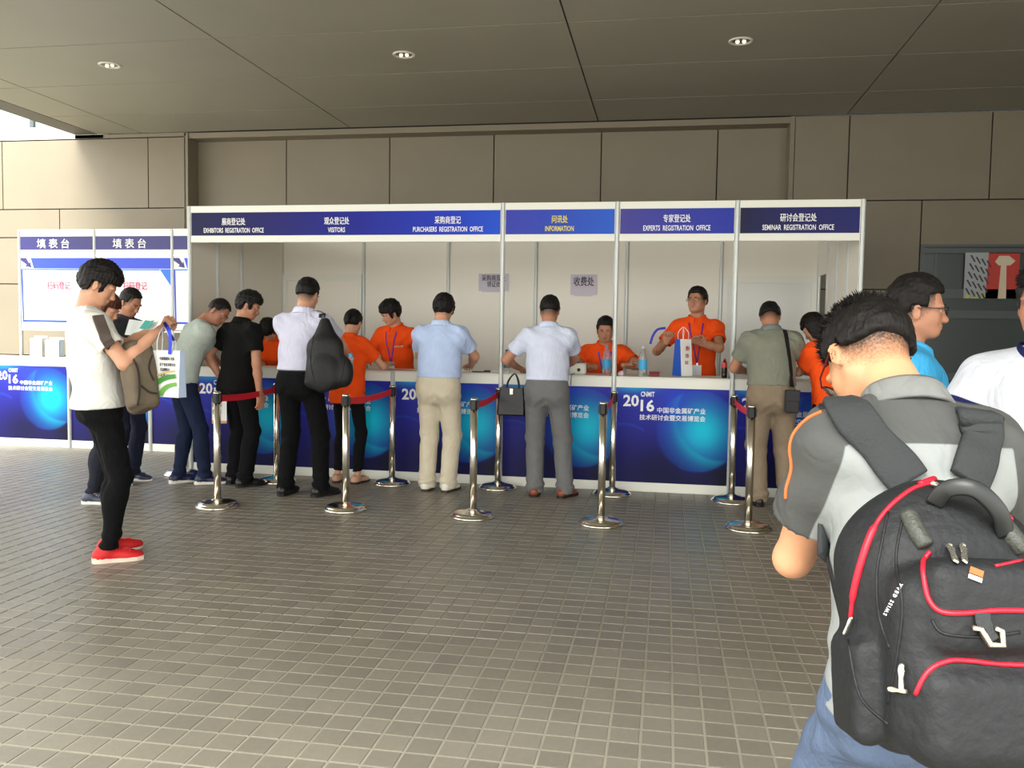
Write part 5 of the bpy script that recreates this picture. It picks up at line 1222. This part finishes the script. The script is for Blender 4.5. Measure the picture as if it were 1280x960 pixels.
def bottle(u, vtop, vbot, y, kind, label, group=None):
    b_ = atY(u, vbot, y); b_.z = 1.0; t_ = atY(u, vtop, y); H_ = max(.14, t_.z-1.0); r = H_*.145
    t = top_thing('water_bottle', b_, label, 'bottle', group)
    bm = bmesh.new(); lathe(bm, [(r*.8, 0), (r, .01), (r, H_*.2), (r*.96, H_*.23), (r, H_*.26), (r, H_*.55), (r*.93, H_*.66), (r*.6, H_*.82), (r*.38, H_*.90), (r*.38, H_*.93)], 20)
    obj('bottle_body', bm, mat('clear_plastic', (236, 246, 250), .08, trans=.85, ior=1.2) if kind != 'cola' else mat('cola', (30, 16, 14), .15), t, smooth=True)
    cols = dict(blue=((60, 170, 220), (70, 140, 190)), teal=((40, 130, 160), (60, 140, 180)), cola=((206, 60, 56), (200, 30, 40)), clear=((60, 170, 220), (190, 205, 215)))[kind]
    z0, z1 = (.22, .55) if kind != 'cola' else (.55, .80)
    bm = bmesh.new(); lathe(bm, [(r*1.02, H_*z0), (r*(1.02 if kind != 'cola' else .85), H_*z1)], 20); obj('bottle_label', bm, mat('label_'+kind, cols[0], .4), t, smooth=False)
    bm = bmesh.new(); lathe(bm, [(r*.42, H_*.92), (r*.42, H_*.99), (r*.36, H_)], 16); obj('cap', bm, mat('cap_'+kind, cols[1], .4), t)
bottle(633, 437, 466, .12, 'teal', 'tall bottle with blue cap behind the booth\'s second post')
bottle(758, 432, 468, .15, 'blue', 'clear water bottle with blue label in front of the middle staff man')
bottle(803, 433, 470, .15, 'clear', 'clear water bottle with blue label standing alone on the EXPERTS counter')
bottle(905, 448, 478, .12, 'cola', 'dark drink bottle with red label near the man in grey-green polo')
bq = top_thing('side_bottle', atY(438, 446, -1.06), 'bottle with bright blue cap in the side pocket of the sling bag', 'bottle')
bm = bmesh.new(); lathe(bm, [(.024, -.14), (.026, -.02), (.018, .0), (.016, .005)], 16); obj('bottle_body', bm, mat('clear_plastic', (236, 246, 250), .08, trans=.85, ior=1.2), bq)
bm = bmesh.new(); lathe(bm, [(.018, .004), (.018, .024), (.014, .028)], 14); obj('cap', bm, mat('cap_brightblue', (60, 160, 220), .4), bq)
# ---- paper gift bags
def gift_bag(o, w_, h_, d_, rz_, front_m, side_m, label, deco=None, handle=None):
    t = empty('gift_bag', o, rz_, label=label, category='bag')
    bm = bmesh.new(); z0, z1 = -h_, 0; tp_ = .55
    v = [bm.verts.new(p) for p in ((-w_/2, -d_/2, z0), (w_/2, -d_/2, z0), (w_/2, d_/2, z0), (-w_/2, d_/2, z0), (-w_/2, -d_/2*tp_, z1), (w_/2, -d_/2*tp_, z1), (w_/2, d_/2*tp_, z1), (-w_/2, d_/2*tp_, z1))]
    for f, mi in (((0, 1, 5, 4), 0), ((2, 3, 7, 6), 0), ((1, 2, 6, 5), 1), ((3, 0, 4, 7), 1), ((3, 2, 1, 0), 1)): bm.faces.new([v[i] for i in f]).material_index = mi
    me = bpy.data.meshes.new('bag_body'); bm.to_mesh(me); bm.free(); me.materials.append(front_m); me.materials.append(side_m)
    ob = obj('bag_body', me, None, t); md = ob.modifiers.new('thickness', 'SOLIDIFY'); md.thickness = .002
    for s_ in (-1, 1):
        hp_ = [(-w_*.22, s_*d_*.5*tp_, -.01), (-w_*.2, s_*d_*.3, .06), (0, 0, .11) if handle is None else (handle[0], handle[1], handle[2]), (w_*.2, s_*d_*.3, .06), (w_*.22, s_*d_*.5*tp_, -.01)]
        bm = bmesh.new(); tube(bm, smooth_path(hp_, 5), .003, 6); obj('handle', bm, mat('cord_white', (220, 224, 232), .7), t)
    if deco: deco(t, w_, h_, d_)
    return t
m_bagw = mat('bag_white_paper', (238, 240, 236), .45); m_bagb = mat('bag_blue_paper', (36, 92, 196), .4)
def deco_a(t, w_, h_, d_):
    y0 = -d_/2-.004
    for i, (z, n_) in enumerate(((-.20, '中国国际粉体工业展'), (-.33, '矿产业技术研讨会'), (-.44, '交易博览会'), (-.56, '北京 2016'))):
        l = lettering(n_, .02, (-.02, y0+.012*abs(z), z*h_), m_ink, t, .01, 1, 'LEFT', fit=(.12, .13, .08, .09)[i]*w_/.26)
    for k_, (r0, r1, c) in enumerate(((.20, .215, (196, 176, 120)), (.15, .185, (70, 140, 60)), (.09, .12, (110, 170, 80)))):
        bm = bmesh.new(); n = 10; a = [math.radians(95+80*i/n) for i in range(n+1)]; cx_, cz_ = w_*.5, -h_+.0
        O = [(max(-w_/2, cx_+r1*1.25*math.cos(q)), min(cz_+.72*r1*math.sin(q), 0)) for q in a]; I = [(max(-w_/2, cx_+r0*1.25*math.cos(q)), cz_+.72*r0*math.sin(q)) for q in a]
        poly(bm, O+I[::-1], y0+.001-.0006*k_); obj('print', bm, mat('print_%d_%d' % (c[0], c[1]), c, .5), t)
hw = PP['white_tee']; 
gift_bag(atY(208, 438, -3.08), .235, .262, .06, math.radians(-14), m_bagw, mat('bag_pale_blue_side', (190, 208, 236), .5), 'white paper gift bag with green curves, held by the man in white T-shirt', deco_a, (-.02, 0, .13))
def deco_b(t, w_, h_, d_):
    for z, n_ in ((-.35, '粉体'), (-.6, '技术')): lettering(n_, .04, (-.02, -d_/2-.003, z*h_), m_ink, t, .01, 1, 'CENTER')
    bm = bmesh.new(); poly(bm, [(-w_/2, -h_+.0), (w_/2, -h_), (w_/2, -h_+.02), (-w_/2, -h_+.03)], -d_/2-.003); obj('print', bm, mat('print_orange', (220, 160, 90), .5), t)
gift_bag(atY(274, 497, -.66), .12, .22, .08, math.radians(30), m_bagw, m_bagb, 'white and blue paper gift bag hanging beside the man in black shirt', deco_b)
def deco_c(t, w_, h_, d_): 
    for i, n_ in enumerate('粉体展'): lettering(n_, .045, (.0, -d_/2-.002+.006*i, -h_*(.3+.2*i)), mat('print_red', (190, 60, 60), .5), t, .01, 1, 'CENTER')
gb = gift_bag(atY(853, 424, .36), .12, .0, .1, 0, m_bagw, m_bagb, 'x') if False else None
pc = atY(854, 424, .34); gift_bag(pc, .125, pc.z-1.002, .13, math.radians(38), m_bagw, m_bagb, 'blue and white gift bag standing on the counter before the tall staff man with glasses', deco_c)
# blue ribbon in the tall staff man's raised hand, and the one of the white bag
def loose_ribbon(pts, w_, rgb, label, nrm=(0, -1, .2)):
    p = smooth_path(pts, 6); t = top_thing('ribbon', p[0], label, 'ribbon'); bm = bmesh.new(); ribbon(bm, p, [nrm]*len(p), w_, .0015); obj_at('band', bm, mat('ribbon_%d_%d_%d' % rgb, rgb, .5), t, p[0])
loose_ribbon([atY(832, 410, .50), atY(822, 412, .48), atY(816, 420, .47), atY(813, 430, .47)], .022, (44, 40, 170), 'blue lanyard ribbon dangling from the tall staff man\'s raised hand')
loose_ribbon([atY(205, 403, -3.10), atY(209, 410, -3.12), atY(213, 418, -3.12), atY(218, 426, -3.12)], .016, (34, 34, 120), 'dark blue ribbon end hanging from the hand of the man in white T-shirt')
loose_ribbon([atY(206, 404, -3.09), atY(211, 412, -3.13), atY(213, 426, -3.13), atY(212, 443, -3.12)], .020, (44, 64, 214), 'bright blue lanyard ribbon hanging in front of the white gift bag')
def sheet(c, w_, h_, R, rgb, label, name='paper_sheet', cat='paper', bend=.01):
    t = top_thing(name, c, label, cat); bm = bmesh.new(); n = 6; rings = []
    for i in range(n+1):
        x = (i/n-.5)*w_; rings.append([[bm.verts.new(Vector(R @ np.array([x, y, bend*math.cos(i/n*math.pi*2)+dz]))) for y in (-h_/2, h_/2)] for dz in (0, .0012)])
    for a, b in zip(rings, rings[1:]):
        bm.faces.new((a[1][0], b[1][0], b[1][1], a[1][1])); bm.faces.new((a[0][1], b[0][1], b[0][0], a[0][0])); bm.faces.new((a[0][0], b[0][0], b[1][0], a[1][0])); bm.faces.new((a[1][1], b[1][1], b[0][1], a[0][1]))
    bm.faces.new((rings[0][0][0], rings[0][1][0], rings[0][1][1], rings[0][0][1])); bm.faces.new((rings[-1][0][1], rings[-1][1][1], rings[-1][1][0], rings[-1][0][0]))
    obj('sheet', bm, mat('paper_%d_%d_%d' % rgb, rgb, .6), t)
Rr = rz(-20) @ rx(50)
sheet(atY(193, 402, -3.14), .15, .10, Rr @ rz(15), (226, 230, 226), 'white folded papers in the hands of the man in white T-shirt')
sheet(atY(184, 406, -3.17), .075, .06, Rr, (64, 150, 138), 'teal card held in front of the white papers', 'card', 'card', .003)
sheet(atY(176, 410, -1.62), .20, .14, rz(10) @ rx(55), (216, 222, 220), 'white form held by the brown-haired woman')
# ---- brown backpack on the man in white T-shirt
o = Vector(atY(170, 472, -3.12)); bp2 = top_thing('backpack', o, 'brown-grey backpack hanging in front of the man in white T-shirt', 'backpack')
S = SDF(np.array(o)-np.array([.26, .22, .30]), np.array(o)+np.array([.26, .22, .30]), .008); S.F = Fm(rz(-30) @ ry(-16), np.array(o))
S.rbox((0, .02, 0), (.105, .07, .20), .05); S.rbox((.035, -.045, -.06), (.075, .035, .12), .03, k=.015); S.ell((-.02, .02, .14), (.09, .07, .08), k=.04)
Pp, Qp = S.mesh(); Np = vnormals(Pp, Qp); Pp = Pp+Np*(.006*(nz3(Pp, 18, 51)+.5*nz3(Pp, 40, 52)))[:, None]; b2 = bvh_of(Pp, Qp)
obj_at('pack_body', mesh_from('pack_body', Pp, Qp), mat('pack_canvas', (104, 92, 76), .9, bump=.4, bscale=60, var=.12, vscale=10), bp2, o)
for uv in ([(162, 440), (172, 462), (174, 490), (172, 506)], [(190, 444), (186, 460), (192, 476)], [(176, 482), (186, 490), (196, 492)], [(196, 450), (201, 470), (198, 490)]):
    p, nn = wpath(b2, uv, .002, 6)
    if len(p) > 3: bm = bmesh.new(); ribbon(bm, p, nn, .012, .003); obj_at('strap_trim', bm, mat('pack_trim', (50, 42, 38), .7), bp2, o)
P_, N_ = on_px(hw, hw['shirt_bvh'], [(122, 396), (126, 408), (133, 424), (143, 440), (150, 452), (160, 470)], .008, 3)
bm = bmesh.new(); ribbon(bm, smooth_path(P_, 2), smooth_path(N_, 2), .060, .012); obj_at('shoulder_strap', bm, mat('pack_strap', (84, 72, 66), .8, bump=.3, bscale=100), bp2, o)
# ---- black handbag on the forearm of the man in grey trousers
o = Vector(atY(640, 500, -.30)); hb_ = top_thing('handbag', o, 'black leather handbag hanging from the forearm of the man in grey trousers', 'bag')
bm = bmesh.new(); v = []
for z, wx, wy in ((-.13, .115, .045), (-.12, .12, .05), (0, .115, .04), (.11, .10, .02)): v.append([bm.verts.new((x*wx, y*wy, z)) for x, y in ((-1, -.8), (-.9, -1), (.9, -1), (1, -.8), (1, .8), (.9, 1), (-.9, 1), (-1, .8))])
for a, b in zip(v, v[1:]):
    for k_ in range(8): bm.faces.new((a[k_], a[(k_+1) % 8], b[(k_+1) % 8], b[k_]))
bm.faces.new(v[0][::-1]); bm.faces.new(v[-1]); m_lea = mat('black_leather', (12, 12, 14), .38, bump=.2, bscale=40)
obj('bag_body', bm, m_lea, hb_)
for s_ in (-1, 1): bm = bmesh.new(); tube(bm, smooth_path([(-.05, s_*.02, .10), (-.03, s_*.02, .17), (.02, 0, .225), (.05, s_*.02, .17), (.06, s_*.02, .10)], 5), .006, 6); obj('handle', bm, m_lea, hb_)
obj('metal_tag', bbox(-.012, .014, -.046, -.040, .05, .10), m_zip, hb_)
# ---- cross-body bag
gp = PP['grey_polo']; o = Vector(atY(990, 502, -.53)); cb = top_thing('crossbody_bag', o, 'small dark cross-body bag at the hip of the man in grey-green polo', 'bag')
bm = bbox(-.055, .055, -.03, .03, -.09, .09, bev=.012); obj('bag_body', bm, mat('dark_mesh_nylon', (52, 52, 54), .7, bump=.5, bscale=150), cb)
obj('flap', bbox(-.057, .057, -.034, .0, .0, .092, bev=.006), mat('dark_nylon_flap', (36, 36, 38), .6), cb)
P_, N_ = on_px(gp, gp['shirt_bvh'], [(981, 411), (984, 430), (987, 450), (989, 470)], .003, 3); P_.append(Vector(atY(990, 484, -.53))); N_.append(Vector((0, -1, 0)))
bm = bmesh.new(); ribbon(bm, P_, N_, .034, .003); obj_at('strap', bm, m_pack2, cb, o)
# ---- small things on the counters
def on_counter(u, y): p = atY(u, 465, y); p.z = 1.0; return p
p = on_counter(722, .22); dv = top_thing('card_reader', p, 'white payment device with black top and cable beside the pale-shirted man', 'device')
obj('housing', bbox(-.075, .075, -.05, .06, 0, .10, bev=.012), mat('device_white', (232, 232, 220), .4), dv)
obj('printer_slot', bbox(-.065, .01, -.03, .05, .10, .122, bev=.006), m_blk, dv); 
bm = bmesh.new(); lathe(bm, [(.016, 0), (.016, .004), (.001, .005)], 14, M=Matrix.Translation((.015, -.05, .04)) @ Matrix.Rotation(math.pi/2, 4, 'X')); obj('button', bm, m_blk, dv)
bm = bmesh.new(); tube(bm, smooth_path([(-.02, -.05, .01), (-.03, -.14, .004), (-.03, -.215, .006), (-.032, -.232, -.03), (-.034, -.232, -.09)], 5), .003, 6); obj('cable', bm, m_blk, dv)
p = on_counter(818, .14); t = top_thing('card_case', p, 'dark red card case lying on the EXPERTS counter', 'case'); obj('lid', bbox(-.045, .045, -.03, .03, .028, .042, bev=.003), mat('dark_red', (112, 24, 34), .5), t); obj('base', bbox(-.044, .044, -.029, .029, 0, .028, bev=.003), mat('dark_red', (112, 24, 34), .5), t)
p = on_counter(776, .10); t = top_thing('tissue', p, 'crumpled pink-white tissue beside the booth\'s third post', 'tissue'); S = SDF(np.array([-.05, -.04, -.01]), np.array([.05, .04, .06]), .004)
S.ell((0, 0, .018), (.028, .02, .022), k=0); S.ell((.012, .005, .03), (.014, .012, .012), k=.01); Pq, Qq = S.mesh(); Nq = vnormals(Pq, Qq); Pq = Pq+Nq*(.004*nz3(Pq, 160, 3))[:, None]; Pq[:, 2] = np.maximum(Pq[:, 2], .0005)
obj('tissue_paper', mesh_from('tissue_paper', Pq, Qq), mat('tissue_pink', (236, 214, 224), .8), t)
p = on_counter(598, .14); t = top_thing('mobile_phone', p, 'black mobile phone on the counter right of the man in blue shirt', 'phone'); obj('phone_body', bbox(-.055, .055, -.03, .03, 0, .009, bev=.003), m_blk, t); obj('screen', bbox(-.048, .048, -.026, .026, .009, .0095), mat('phone_screen', (10, 12, 16), .08), t)
p = on_counter(609, .16); t = top_thing('ink_pad', p, 'small red and black ink pad on the counter left of the tall bottle', 'stationery'); obj('base', bbox(-.03, .03, -.02, .02, 0, .014, bev=.002), m_blk, t); obj('pad', bbox(-.024, .024, -.015, .015, .014, .018), mat('dark_red', (112, 24, 34), .5), t)
p = on_counter(619, .18); t = top_thing('card_stack', p, 'low stack of white cards on the counter behind the booth\'s second post', 'cards')
for i in range(5): obj('card', bbox(-.04+.001*i, .04+.001*i, -.025, .025, .004*i, .004*i+.0034), mat('card_white', (230, 230, 222), .6), t)
# ---- blue bag at the frame's lower right corner
p = Vector(atD(1290, 905, 1.75)); t = empty('shopping_bag', p, math.radians(-15), label='bright blue bag at the photo\'s lower right corner', category='bag')
bm = bmesh.new(); v = []
for z, wx, wy in ((-.34, .15, .06), (-.30, .16, .07), (-.1, .13, .045), (.0, .06, .02)): v.append([bm.verts.new((x*wx+.10, y*wy, z)) for x, y in ((-1, -.7), (-.8, -1), (.8, -1), (1, -.7), (1, .7), (.8, 1), (-.8, 1), (-1, .7))])
for a, b in zip(v, v[1:]):
    for k_ in range(8): bm.faces.new((a[k_], a[(k_+1) % 8], b[(k_+1) % 8], b[k_]))
bm.faces.new(v[0][::-1]); bm.faces.new(v[-1]); obj('bag_body', bm, mat('bag_bright_blue', (24, 110, 200), .5), t)
bm = bmesh.new(); tube(bm, smooth_path([(.07, 0, -.01), (.06, 0, .08), (.10, 0, .14), (.14, 0, .08), (.13, 0, -.01)], 5), .005, 6); obj('handle', bm, mat('bag_bright_blue', (24, 110, 200), .5), t)
